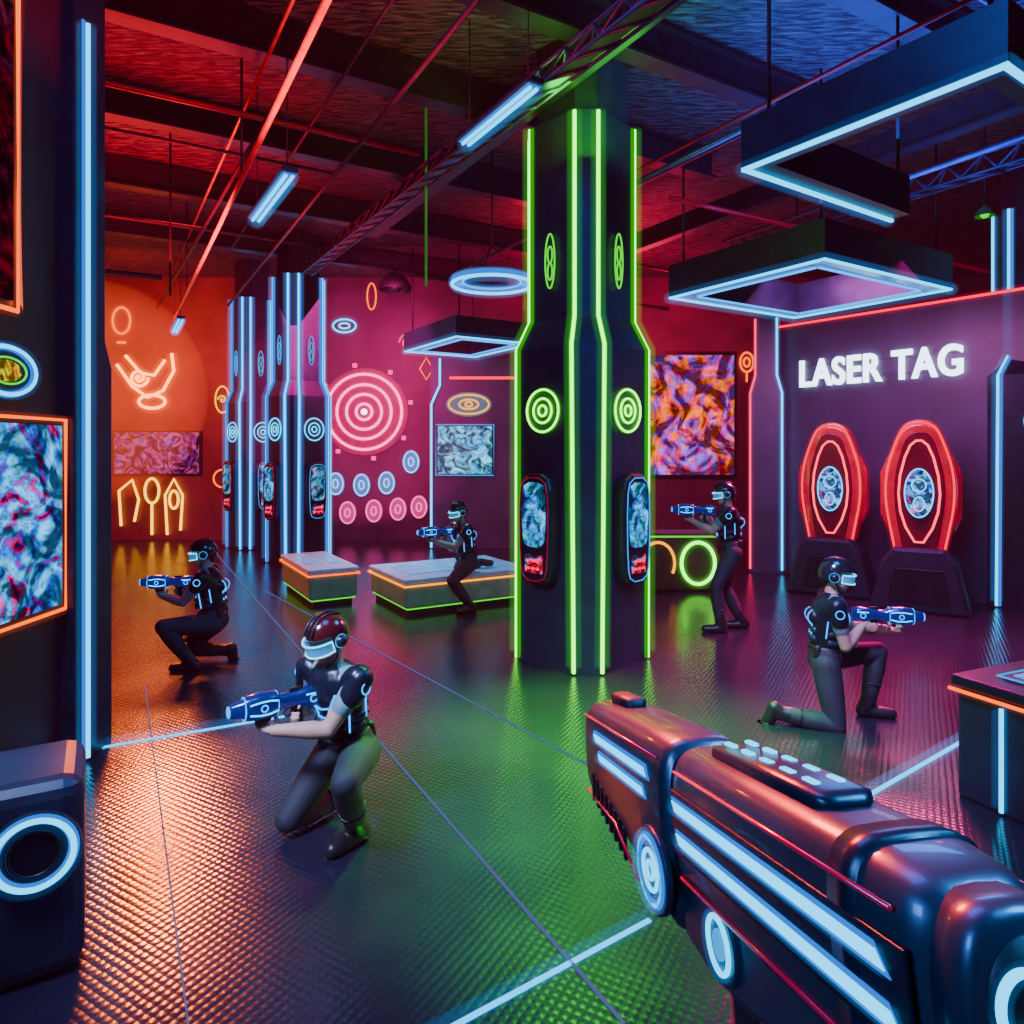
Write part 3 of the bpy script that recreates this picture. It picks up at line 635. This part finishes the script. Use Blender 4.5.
def small_gun(M,label):
    r=bpy.data.objects.new('laser_blaster',None); r.empty_display_size=.05; COL.objects.link(r); r.matrix_world=M
    top(r,label,'toy gun','hand-held laser blasters')
    loft('blaster_body',[(-.15,.02,.045,-.0),(-.145,.035,.075,-.02),(-.10,.048,.09,-.025),(-.04,.044,.082,-.014),(0,.035,.073,-.002),(.08,.036,.074,-.004),(.11,.05,.096,-.026),(.2,.056,.102,-.034),(.26,.05,.094,-.026),(.28,.034,.078,-.008),(.33,.03,.07,-.002),(.34,.018,.055,.01)],GUNM,r,24,2.6)
    prism('grip',[(-.03,.0),(.03,.0),(.015,-.11),(-.04,-.115)],-.014,.014,M_black,r,.006)
    prism('fore_grip',[(.12,-.02),(.22,-.02),(.2,-.05),(.14,-.05)],-.02,.02,M_black,r,.006)
    for sy in (-1,1):
        yy=.054*sy
        each_tube('side_light',[([(.11,yy*.98,.06),(.15,yy*1.05,.068),(.2,yy*1.06,.068),(.25,yy*.96,.06)],False),([(.11,yy*.98,.01),(.15,yy*1.05,.002),(.2,yy*1.06,.002),(.25,yy*.96,.01)],False),([(-.12,yy*.88,.055),(-.04,yy*.84,.055)],False)],.0045,M_cyw,r)
        tube('ring_light',ell(-.08,.03,.018,.018,yy*.90,16),.004,M_cy,r,True)
        tube('ring_light',ell(.18,.034,.016,.016,yy*1.07,16),.004,M_cy,r,True)
    tube('muzzle_ring',[(.342,.02*math.cos(a),.034+.025*math.sin(a)) for a in [2*pi*k/16 for k in range(16)]],.005,M_cy,r,True)
    each_tube('band_light',[([(x,.05*math.cos(a)*k_,.034+.064*math.sin(a)*k_) for a in [2*pi*k/20 for k in range(20)]],True) for x,k_ in((.105,.93),(.268,.9))],.004,M_cy,r,6)
    box('sight',(.0,0,.082),(.07,.012,.02),M_black,r,.003)
    tube('trigger_guard',[(.03,0,-.003),(.07,0,-.03),(.05,0,-.05),(.02,0,-.045)],.004,M_black,r)
def person(loc,yaw,pel,lean,rA,rPole,lA,lPole,G,label,gunlabel,tilt=0,gyaw=0,helm=HELM,shirt=(.05,.16,.22),hair='dark',look=(1,0,0),rtoe=None,ltoe=None,side_lean=0):
    pel=V(pel); l=V((0,1,0)); u=V((math.sin(lean),side_lean,math.cos(lean))).normalized(); f=l.cross(u).normalized(); l=u.cross(f)
    neck=pel+u*.50; shL=pel+u*.44+l*.18; shR=pel+u*.44-l*.18
    hl=V(look).normalized(); hs=V((0,0,1)).cross(hl).normalized(); hu=hl.cross(hs)
    hc=neck+u*.05+V((0,0,.10))+V((.02,0,0))
    hipL=pel+l*.095-u*.01; hipR=pel-l*.095-u*.01
    GM=Matrix.Translation(V(G))@Matrix.Rotation(gyaw,4,'Z')@Matrix.Rotation(tilt,4,'Y')
    g=lambda x,y,z: GM@V((x,y,z)); gd=lambda x,y,z: GM.to_3x3()@V((x,y,z))
    wr=g(-.085,-.028,-.055); wl=g(.13,.065,-.085)
    elR,wr=ik(shR,wr,.28,.26,(-.35,-.6,-1)); elL,wl=ik(shL,wl,.28,.26,(-.1,.35,-1))
    knR,anR=ik(hipR,rA,.43,.42,rPole); knL,anL=ik(hipL,lA,.43,.42,lPole)
    pr=[];lb=[]
    def add(lab,*P): pr.append(P); lb.append(lab)
    add('pants',hipL,.103,hipR,.103,(0,0,1),1.0); add('pants',pel+l*.05+u*.06,.11,pel-l*.05+u*.06,.11,(0,0,1),.95)
    add('shirt',pel+u*.10,.120,pel+u*.22,.126,l,.78); add('shirt',pel+u*.24,.136,pel+u*.37,.152,l,.70)
    add('shirt',shL-l*.03,.06,shR+l*.03,.06); add('shirt',neck-u*.02,.06,shL,.05); add('shirt',neck-u*.02,.06,shR,.05)
    add('skin',neck-u*.03,.055,hc-hu*.06-hl*.015,.052)
    add('skin',hc+hl*.012+hu*.02,.078,hc-hl*.03+hu*.025,.084); add('skin',hc+hl*.03-hu*.01,.068,hc+hl*.035-hu*.06,.052)
    add('skin',hc+hl*.055-hu*.085,.028,hc+hl*.06-hu*.088,.026)
    for sg in(-1,1):
        add('skin',hc+hl*.03-hu*.055+hs*sg*.028,.036,hc-hl*.01-hu*.03+hs*sg*.045,.036)
        add('skin',hc-hl*.01-hu*.012+hs*sg*.078,.012,hc-hl*.014+hu*.02+hs*sg*.082,.014)
        add('skin',hc+hl*.075+hu*.004+hs*sg*.032,.018,hc+hl*.07-hu*.012+hs*sg*.034,.02)
    add('skin',hc+hl*.092+hu*.01,.010,hc+hl*.112-hu*.022,.014); add('lip',hc+hl*.088-hu*.056+hs*.02,.008,hc+hl*.088-hu*.056-hs*.02,.008)
    add('lip',hc+hl*.086-hu*.066+hs*.014,.008,hc+hl*.086-hu*.066-hs*.014,.008)
    for sh,el,w in((shL,elL,wl),(shR,elR,wr)):
        m=sh.lerp(el,.55); add('shirt',sh,.066,m,.058); add('skin',m,.050,el,.042); add('skin',el,.043,el.lerp(w,.35),.046); add('skin',el.lerp(w,.35),.045,w,.029)
    for P in hand(wr,gd(1,.12,-.1),gd(0,1,0),1): pr.append(P); lb.append('skin')
    for P in hand(wl,gd(.45,-1,.1),gd(0,0.25,1),1): pr.append(P); lb.append('skin')
    toes=[]
    for hp,kn,an,tt in((hipL,knL,anL,ltoe),(hipR,knR,anR,rtoe)):
        add('pants',hp,.104,hp.lerp(kn,.5),.094); add('pants',hp.lerp(kn,.5),.094,kn,.070); add('pants',kn,.070,kn.lerp(an,.35),.076); add('pants',kn.lerp(an,.35),.074,kn.lerp(an,.75),.062); add('pants',kn.lerp(an,.75),.05,an,.038)
        sh=(an-kn).normalized()
        td=V(tt).normalized() if tt else V((1,0,0))
        heel=an-td*.03+sh*.03; ball=an+td*.13+sh*.045 if not tt else an+td*.13
        if not tt: heel.z=.045; ball.z=.035
        toes.append((kn,an,heel,ball,td))
        add('pants',an,.04,heel,.036); add('pants',heel,.036,ball,.034)
    me=remesh(pr,.0075,2)
    shm=pmat('shirt_%d'%int(shirt[2]*100),shirt,.7,0,bump=.3,bscale=150)
    paint(me,pr,lb,{'skin':SKIN,'lip':LIP,'shirt':shm,'pants':PANTS},['skin','lip','shirt','pants'])
    body=bpy.data.objects.new('person',me); COL.objects.link(body); body.location=(loc[0],loc[1],0); body.rotation_euler=(0,0,yaw)
    top(body,label,'person','laser tag players')
    def child(name,me,mat,label=None):
        me.materials.clear(); me.materials.append(mat); o=bpy.data.objects.new(name,me); COL.objects.link(o); o.parent=body
        if label: o['label']=label
        return o
    for kn,an,heel,ball,td in toes:
        sd=(kn-an).normalized()
        bp=[(an+sd*.17,.066,an+sd*.03,.056),(an+sd*.03,.058,heel,.052),(heel,.05,ball,.048),(ball,.048,ball+td*.045,.042)]
        b=remesh(bp,.009,2)
        for v in b.vertices:
            if v.co.z<.004: v.co.z=.004
        child('boot',b,BOOT)
        cf=[an+sd*.17+((kn-an).orthogonal().normalized()*math.cos(a)+sd.cross((kn-an).orthogonal().normalized())*math.sin(a))*.066 for a in [2*pi*k/16 for k in range(16)]]
        tube('boot_cuff',cf,.008,M_dark,body,True,6)
    for kn,hp,an in((knL,hipL,anL),(knR,hipR,anR)):
        out=(kn-(hp+an)*.5).normalized(); kp=remesh([(kn+out*.012+(hp-kn).normalized()*.035,.066,kn+out*.012+(an-kn).normalized()*.035,.066)],.01,2)
        for v in kp.vertices:
            if v.co.z<.004: v.co.z=.004
        child('knee_pad',kp,M_dark)
    vp=[(pel+u*.15,.140,pel+u*.25,.152,l,.84),(pel+u*.25,.156,pel+u*.36,.176,l,.76),
        (shL-u*.02-l*.06,.078,shL+u*.02,.070),(shR-u*.02+l*.06,.078,shR+u*.02,.070),
        (pel+u*.33-f*.11-l*.05,.055,pel+u*.33-f*.11+l*.05,.055),(pel+u*.2+f*.10-l*.07,.04,pel+u*.2+f*.10+l*.07,.04)]
    vm=remesh(vp,.009,3); child('armour_vest',vm,VEST,'dark armoured vest with blue lights')
    bvh=BVHTree.FromPolygons([v.co for v in vm.vertices],[tuple(p.vertices) for p in vm.polygons])
    def onv(ang,hh,off=.004):
        c=pel+u*hh; d=(f*math.cos(ang)+l*math.sin(ang)); hit=bvh.ray_cast(c+d*.5,-d)
        return (hit[0]+d*off) if hit[0] else c+d*.17
    def path(pts,n=7):
        o=[]
        for (a0,h0),(a1,h1) in zip(pts[:-1],pts[1:]):
            for i in range(n): t=i/n; o.append(onv(a0+(a1-a0)*t,h0+(h1-h0)*t))
        o.append(onv(*pts[-1])); return o
    ls=[]
    for s in(-1,1):
        ls.append((path([(.25*s,.18),(.35*s,.3),(.75*s,.40)]),False)); ls.append((path([(1.0*s,.16),(1.15*s,.32)]),False))
        ls.append((path([(pi-.3*s,.18),(pi-.4*s,.38)]),False)); ls.append((path([(pi/2*s*1.15,.2),(pi/2*s*1.15,.33)]),False))
    ls.append((path([(-.3,.26),(.3,.26)]),False)); ls.append((path([(-.7,.33),(0,.31),(.7,.33)]),False))
    each_tube('vest_light',ls,.0055,M_cy,body,6)
    for a in(-.28,.28,pi-.5,pi+.5,-1.45,1.45):
        for hh in(.17,.235): child('vest_pouch',remesh([(onv(a-.12,hh,-.004),.026,onv(a+.12,hh,-.004),.026)],.009,1),M_dark2)
    for sh,el,sg in((shL,elL,1),(shR,elR,-1)):
        d=(el-sh).normalized(); sp=remesh([(sh+l*sg*.015+u*.012,.072,sh+d*.09+l*sg*.015,.066)],.009,2); child('shoulder_pad',sp,VEST)
        c=sh+d*.04+l*sg*.086+u*.01
        o=[c+V((.03*math.cos(a),0,.03*math.sin(a))) for a in [2*pi*k/14 for k in range(14)]]
        tube('shoulder_light',o,.004,M_cy,body,True,6)
    tube('belt',[pel+u*.105+l*(.130*math.cos(a))+f*(.114*math.sin(a)) for a in [2*pi*k/28 for k in range(28)]],.018,M_black,body,True)
    for a in(-.7,.7,2.2,-2.2):
        c=pel+u*.09+f*(.125*math.cos(a))+l*(.135*math.sin(a)); pm=remesh([(c+u*.02,.028,c-u*.03,.030)],.01,1); child('belt_pouch',pm,M_black)
    HM=Matrix.Identity(4)
    for i in range(3): HM[i][0]=hl[i];HM[i][1]=hs[i];HM[i][2]=hu[i];HM[i][3]=hc[i]
    bm=bmesh.new(); bmesh.ops.create_uvsphere(bm,u_segments=28,v_segments=18,radius=1)
    for v in bm.verts: v.co=V((v.co.x*.122-.006,v.co.y*.102,v.co.z*.122+.02))
    dl=[v for v in bm.verts if v.co.z<(-.055 if v.co.x<.0 else (.03 if v.co.x>.05 else .03-.085*(.05-v.co.x)/.05))]
    bmesh.ops.delete(bm,geom=dl,context='VERTS')
    bmesh.ops.solidify(bm,geom=list(bm.faces),thickness=.006)
    bm.transform(HM); from_bm('helmet',bm,helm,body,True)
    each_tube('helmet_ridge',[([HM@V((-.006+.126*math.cos(a),y,.02+.126*math.sin(a)*(1 if y==0 else .95))) for a in [.45+2.0*k/10 for k in range(11)]],False) for y in (-.03,0,.03)],.006,M_dark,body,6)
    def vis(R,z0,z1,a0,name,mat,th=.008):
        vs=[];fs=[];n=18
        for i in range(n+1):
            a=-a0+2*a0*i/n
            for (rr,z) in((R,z0),(R,z1),(R-th,z1),(R-th,z0)):
                zz=z+(.012*(1-math.cos(a)) if z==z0 else 0)
                vs.append(HM@V((rr*1.08*math.cos(a)+.004,rr*.93*math.sin(a),zz)))
        for i in range(n):
            for k in range(4): fs.append((i*4+k,(i+1)*4+k,(i+1)*4+(k+1)%4,i*4+(k+1)%4))
        fs.append((0,1,2,3)); fs.append((n*4+3,n*4+2,n*4+1,n*4))
        mk(name,vs,fs,mat,body,False)
    vis(.118,-.035,.03,1.25,'visor',VIS)
    R=.12
    pp=[HM@V((R*1.08*math.cos(a)+.004,R*.93*math.sin(a),.03)) for a in [-1.25+2.5*k/16 for k in range(17)]]+[HM@V((R*1.08*math.cos(a)+.004,R*.93*math.sin(a),-.035+.012*(1-math.cos(a)))) for a in [1.25-2.5*k/16 for k in range(17)]]
    tube('visor_light',pp,.005,emat('visor_ice',(.12,.65,1),3),body,True,6)
    for s in(-1,1):
        o=[HM@V((-.01+.035*math.cos(a),.1*s,.0+.035*math.sin(a))) for a in [2*pi*k/16 for k in range(16)]]
        cen=HM@V((-.01,.088*s,0)); cen2=HM@V((-.01,.1*s,0)); vs,fs=rc(cen,.036,cen2,.034,None,1,16,3)
        mk('ear_cup',vs,fs,M_dark,body,True); tube('ear_light',o,.0035,M_cy2,body,True,6)
    tube('chin_strap',[HM@V((0.0,.082,-.03)),HM@V((.03,.07,-.09)),HM@V((.05,.03,-.118)),HM@V((.05,-.03,-.118)),HM@V((.03,-.07,-.09)),HM@V((0.0,-.082,-.03))],.006,M_black,body,False,6)
    hp=[(hc-hl*.06+hu*.0,.06,hc-hl*.065-hu*.05,.045,hs,.7)]
    child('hair',remesh(hp,.009,1),HAIRM[hair])
    BW=Matrix.Translation((loc[0],loc[1],0))@Matrix.Rotation(yaw,4,'Z')
    small_gun(BW@GM,gunlabel)
R_=math.radians
person((-.90,3.88),R_(-122),(0,0,.41),.26,(-.13,-.13,.085),(1,-.1,-.2),(.15,.20,.09),(.8,.5,.6),(.29,-.10,.71),
  'kneeling player in dark vest and red-sheen-tinted visor helmet aiming blaster','dark blue blaster held by kneeling player near the floor seams',helm=HELMR,look=(.93,-.1,-.34),rtoe=(-.3,0,-.95),gyaw=-.36,shirt=(.12,.22,.3))
person((-2.85,6.72),R_(-172),(0,0,.41),.15,(-.10,-.13,.085),(1,-.1,-.2),(.16,.22,.09),(.9,.5,.5),(.34,-.02,.76),
  'player crouching on one knee on orange-lit floor, aiming blaster','blue glowing blaster held by player on orange-lit floor',look=(.97,.1,-.15),rtoe=(-.3,0,-.95),shirt=(.25,.24,.26))
person((-.58,9.13),R_(-149.5),(0,0,.60),.2,(-.26,-.16,.535),(1,-.1,-.1),(.10,.26,.09),(1,.3,.3),(.36,0,.98),
  'player half-kneeling on bench, one leg down, aiming blaster','blue glowing blaster held over the bench',look=(.97,0,-.2),rtoe=(-1,0,-.1),hair='brown',shirt=(.2,.2,.3))
person((2.5,7.97),R_(172),(0,0,.90),.1,(-.13,-.12,.09),(1,-.2,0),(.14,.12,.09),(1,.2,0),(.32,-.03,1.33),
  'standing player in dark clothes aiming blaster at shoulder height','blue glowing blaster held at shoulder height by standing player',look=(.98,.0,-.15),shirt=(.08,.15,.2))
person((2.37,5.32),R_(-14),(0,0,.45),.12,(-.36,-.16,.085),(1,-.1,-.5),(.34,.16,.09),(1,.2,.5),(.35,.03,.78),
  'player on one knee in dark trousers and armoured vest','dark blue blaster held by kneeling player on pink-lit floor',look=(.97,-.2,-.12),rtoe=(-.55,0,-.85),shirt=(.16,.17,.21))

# ------------------------------------------------------------------ foreground rifle
GUNB=pmat('rifle_casing',(.045,.055,.085),.36,.6,bump=.01,coat=.25); GUNR=pmat('rifle_front_casing',(.05,.05,.075),.36,.6,bump=.01,coat=.25)
d=V((-.1145,.61,-.12)).normalized(); yl=V((0,0,1)).cross(d).normalized(); zu=d.cross(yl)
GM=Matrix(((d.x,yl.x,zu.x,.2565),(d.y,yl.y,zu.y,.35),(d.z,yl.z,zu.z,1.7625),(0,0,0,1)))
r=bpy.data.objects.new('laser_rifle',None); r.empty_display_size=.05; COL.objects.link(r); r.matrix_world=GM
top(r,'large dark metallic laser rifle with cyan light strips and rings','toy gun')
loft('front_casing',[(.636,.030,.045,-.04),(.632,.040,.058,-.05),(.62,.045,.064,-.056),(.55,.047,.067,-.062),(.46,.048,.068,-.08),(.42,.048,.068,-.1),(.36,.048,.068,-.11),(.345,.045,.064,-.1)],GUNR,r,40,4)
loft('muzzle',[(.66,.022,.03,-.02),(.655,.028,.036,-.026),(.63,.03,.038,-.028)],M_black,r,28,3)
loft('joint_collar',[(.35,.041,.058,-.085),(.325,.041,.058,-.085)],M_black,r,32,4)
loft('rear_casing',[(.332,.043,.060,-.06),(.322,.0465,.066,-.064),(.2,.047,.067,-.066),(.06,.047,.067,-.066),(.03,.044,.063,-.062),(.012,.036,.054,-.054)],GUNB,r,40,4)
loft('rear_cap',[(.02,.038,.058,-.058),(-.004,.038,.058,-.058),(-.010,.034,.052,-.052)],GUNB,r,32,3.2)
loft('rear_socket',[(-.008,.028,.046,-.010),(-.012,.028,.046,-.010)],M_black,r,32,2.0)
HS=vmat('glow_cyan_small',(0,.32,1),16)
RR=[(-.014,.010+.015*math.cos(a),.014+.017*math.sin(a)) for a in [2*pi*k/40 for k in range(40)]]
tube('rear_ring_light',RR,.0024,M_cyw,r,True); halo(RR,.0055,HS,r,True)
def bar(name,x0,x1,z,y,w,mat,o=.003):
    pts=[(x0,z-w/2),(x1-w*.8,z-w/2),(x1,z+w/2),(x0+w*.8,z+w/2)]
    return prism(name,pts,y-o,y+o,mat,r,.001)
for s in(1,-1):
    y=.0478*s
    for (a,b,z,w_) in ((.385,.565,.030,.0080),(.395,.55,.009,.0070)): bar('light_bar',a,b,z,y,w_,M_cyw); bar('bar_bloom',a-.004,b+.004,z,y,w_+.006,M_cyg,.0018); halo([(a,y,z),(b,y,z)],.008,HS,r)
    prism('light_recess',[(.02,-.024),(.325,-.024),(.325,.03),(.02,.03)],y-.0025,y+.0005,M_dark,r,.001)
    for (a,b,z,w_) in ((.035,.32,.0175,.0085),(.028,.315,-.0095,.0085)): bar('light_bar',a,b,z,y,w_,M_cyw); bar('bar_bloom',a-.003,b+.003,z,y,w_+.006,M_cyg,.0018); halo([(a,y,z),(b,y,z)],.0085,HS,r)
    yy=.049*s
    disc('ring_plate',.378,-.058,.040,.040,yy-.004,yy+.004,GUNB,r,.002,36)
    tube('ring_light',ell(.378,-.058,.030,.030,yy+.005*s,36),.0025,M_cyw,r,True); tube('ring_bloom',ell(.378,-.058,.030,.030,yy+.003*s,36),.0045,M_cyg,r,True)
    halo(ell(.378,-.058,.030,.030,yy+.005*s,36),.008,HS,r,True)
    tube('ring_light',ell(.378,-.058,.018,.018,yy+.005*s,30),.0022,M_cyw,r,True)
    tube('ring_light',ell(.378,-.058,.008,.008,yy+.005*s,24),.0020,M_cyw,r,True)
    disc('ring_plate',.262,-.075,.027,.031,.036*s-.004,.036*s+.004,GUNB,r,.002,36)
    tube('ring_light',ell(.262,-.075,.018,.021,.0415*s,30),.0022,M_cyw,r,True); disc('ring_core',.262,-.075,.010,.012,.036*s-.005,.036*s+.006,M_cy2,r,.001)
    halo(ell(.262,-.075,.018,.021,.0415*s,30),.006,HS,r,True)
    each_box('vent_slat',[((.475+.016*i,.0465*s,-.066+.0045*i),(.006,.004,.034)) for i in range(8)],M_black,r,.001)
    for z in(.046,-.045): tube('red_trim',[(.03,.0455*s,z+.0),(.32,.0455*s,z)],.0017,M_redp,r)
    tube('red_trim',[(.36,.0478*s,.05),(.62,.0445*s,.048)],.0017,M_redp,r)
    tube('red_trim',[(.62,.046*s,-.045),(.50,.0485*s,-.052),(.43,.0485*s,-.088)],.0018,M_redp,r)
loft('top_rail',[(.29,.012,.070,.06),(.285,.022,.075,.06),(.2,.024,.078,.06),(.13,.024,.077,.06),(.12,.014,.072,.06)],M_dark,r,24,4)
each_box('rail_light',[((.15+.03*i,sy*.010,.0775),(.016,.006,.003)) for i in range(5) for sy in(-1,1)],M_cyw,r,.001)
loft('front_sight',[(.60,.008,.073,.062),(.595,.014,.078,.062),(.54,.014,.078,.062),(.535,.008,.073,.062)],M_black,r,20,4)
loft('saddle_band',[(.085,.0485,.0695,-.067),(.06,.0485,.0695,-.067)],M_dark,r,32,4)
prism('lower_frame',[(.35,-.05),(.345,-.105),(.29,-.115),(.22,-.11),(.12,-.085),(.08,-.055)],-.036,.036,GUNB,r,.006)
prism('grip',[(.30,-.10),(.225,-.10),(.235,-.16),(.215,-.26),(.27,-.265),(.30,-.18)],-.02,.02,M_redp,r,.008)
prism('grip_pad',[(.285,-.12),(.24,-.12),(.248,-.17),(.235,-.24),(.262,-.245),(.285,-.17)],-.023,.023,M_black,r,.004)
tube('trigger_guard',[(.225,0,-.11),(.20,0,-.165),(.15,0,-.17),(.12,0,-.13),(.115,0,-.085)],.006,GUNB,r,False,10)
tube('trigger',[(.19,0,-.105),(.183,0,-.13),(.19,0,-.15)],.005,M_redp,r)
# ------------------------------------------------------------------ theatrical smoke (self-glowing volumes in place of lit haze)
def smoke(c,rad,col,s,label):
    m=vmat('smoke_%s'%label,col,s)
    bm=bmesh.new(); bmesh.ops.create_uvsphere(bm,u_segments=40,v_segments=24,radius=1,matrix=Matrix.Translation(c)@Matrix.Diagonal((*rad,1)))
    o=from_bm('stage_smoke',bm,m,None,True); top(o,label,'smoke','drifting stage smoke','stuff')
smoke((-8.2,13.9,3.2),(2.0,2.0,2.2),(1,.10,.01),.13,'stage smoke by the wall, orange light put in as glow')
smoke((-3.0,14.2,2.9),(2.6,1.7,2.4),(.9,.03,.25),.05,'stage smoke by the target, magenta light put in as glow')
# ------------------------------------------------------------------ lights (unseen area lamps, added to tint and fill)
def area(name,loc,tgt,size,col,pw,sy=None,spread=180):
    L=bpy.data.lights.new(name,'AREA'); L.shape='RECTANGLE'; L.size=size; L.size_y=sy or size; L.color=col; L.energy=pw; L.spread=math.radians(spread)
    o=bpy.data.objects.new(name,L); COL.objects.link(o); o.location=loc
    o.rotation_euler=(V(tgt)-V(loc)).to_track_quat('-Z','Y').to_euler(); return o
area('orange_wall_wash',(-7.8,12.5,4.6),(-8.5,16,2.0),2.5,(1,.05,.01),430)
area('red_floor_wash',(-5.4,9.6,5.2),(-5.2,9.6,0),2.0,(1,.02,.02),110,spread=90)
area('orange_floor_spot',(-5.6,11.2,4.4),(-4.2,7.4,0),.8,(1,.15,.01),200,spread=80)
area('magenta_wall_wash',(-3,12.6,4.4),(-3.2,16,2.5),2.4,(1,.03,.3),260)
area('pink_wall_wash',(3.2,12.5,4.6),(3.6,16,2.4),2.2,(1,.02,.08),210)
area('pod_wash',(3.9,8.6,3.9),(5.4,10.8,1.2),1.6,(.65,.12,.5),180)
area('pink_floor_spot',(4.4,8.4,3.9),(3.5,6.6,0),1.2,(1,.0,.25),420,spread=100)
area('bench_cyan_spot',(-1.6,10.0,3.9),(-1.4,9.8,0),.8,(.15,.6,1),60,spread=80)
area('cyan_key',(2.3,4.4,3.8),(1.2,4.5,0),1.2,(.02,.3,1),100)
area('blue_top_fill',(-.3,2.0,5.6),(-.3,3.6,0),2.0,(.02,.2,1),170)
area('players_front_key',(-2.3,1.6,3.6),(-1.0,3.9,.8),.7,(.5,.65,1),55,spread=60)  # unseen lamp added to lift the dark players
area('players_right_key',(.9,3.4,3.9),(2.4,5.3,.8),.6,(.6,.5,1),40,spread=60)  # unseen lamp added for the right kneeler
area('red_ceiling_up',(-4.5,8.5,4.3),(-4.5,8.6,6),3,(1,.01,.03),330)
area('red_ceiling_near',(-1.2,4.6,4.3),(-1.2,4.6,6),2,(.9,.01,.07),110)
area('red_ceiling_up_far',(1.5,13,4.6),(1.5,13,6),3,(1,.01,.06),260)
area('blue_ceiling_up',(3.4,6.4,4.6),(3.4,6.4,6),2.5,(.03,.14,1),200)
area('green_ceiling_up',(.7,6.0,4.9),(.7,6.3,6),.8,(.05,1,.05),40)
area('green_floor_fill',(.6,5.7,4.4),(.55,4.7,0),.5,(.03,1,.02),330,spread=50)  # added lamp boosting the green the column sheds on the floor
area('red_gun_rim',(-.2,2.6,3.3),(.2,.7,1.7),.6,(1,.05,.02),32,spread=50)  # unseen lamp added for red along the rifle's top
area('blue_gun_side',(-.9,-.3,2.5),(.2,.7,1.7),.5,(.1,.35,1),4,spread=60)  # added cool lamp for the rifle's near side
area('cyan_gun_rim',(1.5,.3,3.2),(.3,.7,1.7),.6,(.05,.4,1),10,spread=60)
w=bpy.data.worlds.new('hall_haze_glow'); bpy.context.scene.world=w; w.use_nodes=True; nt=w.node_tree; nt.nodes.clear()
out=nt.nodes.new('ShaderNodeOutputWorld'); bg=nt.nodes.new('ShaderNodeBackground'); bg.inputs[0].default_value=(.01,.01,.03,1); bg.inputs[1].default_value=.2
nt.links.new(bg.outputs[0],out.inputs['Surface'])
ev=nt.nodes.new('ShaderNodeEmission'); ev.inputs[0].default_value=(.8,.05,.2,1); ev.inputs[1].default_value=.0018  # faint emission in the air stands in for lit haze
nt.links.new(ev.outputs[0],out.inputs['Volume'])
# ------------------------------------------------------------------ camera
cam=bpy.data.cameras.new('camera'); cam.sensor_width=36; cam.lens=36*700/1024; cam.shift_y=-62/1024; cam.clip_start=.02
co=bpy.data.objects.new('camera',cam); COL.objects.link(co); co.location=(0,0,2.05); co.rotation_euler=(pi/2,0,0)
bpy.context.scene.camera=co
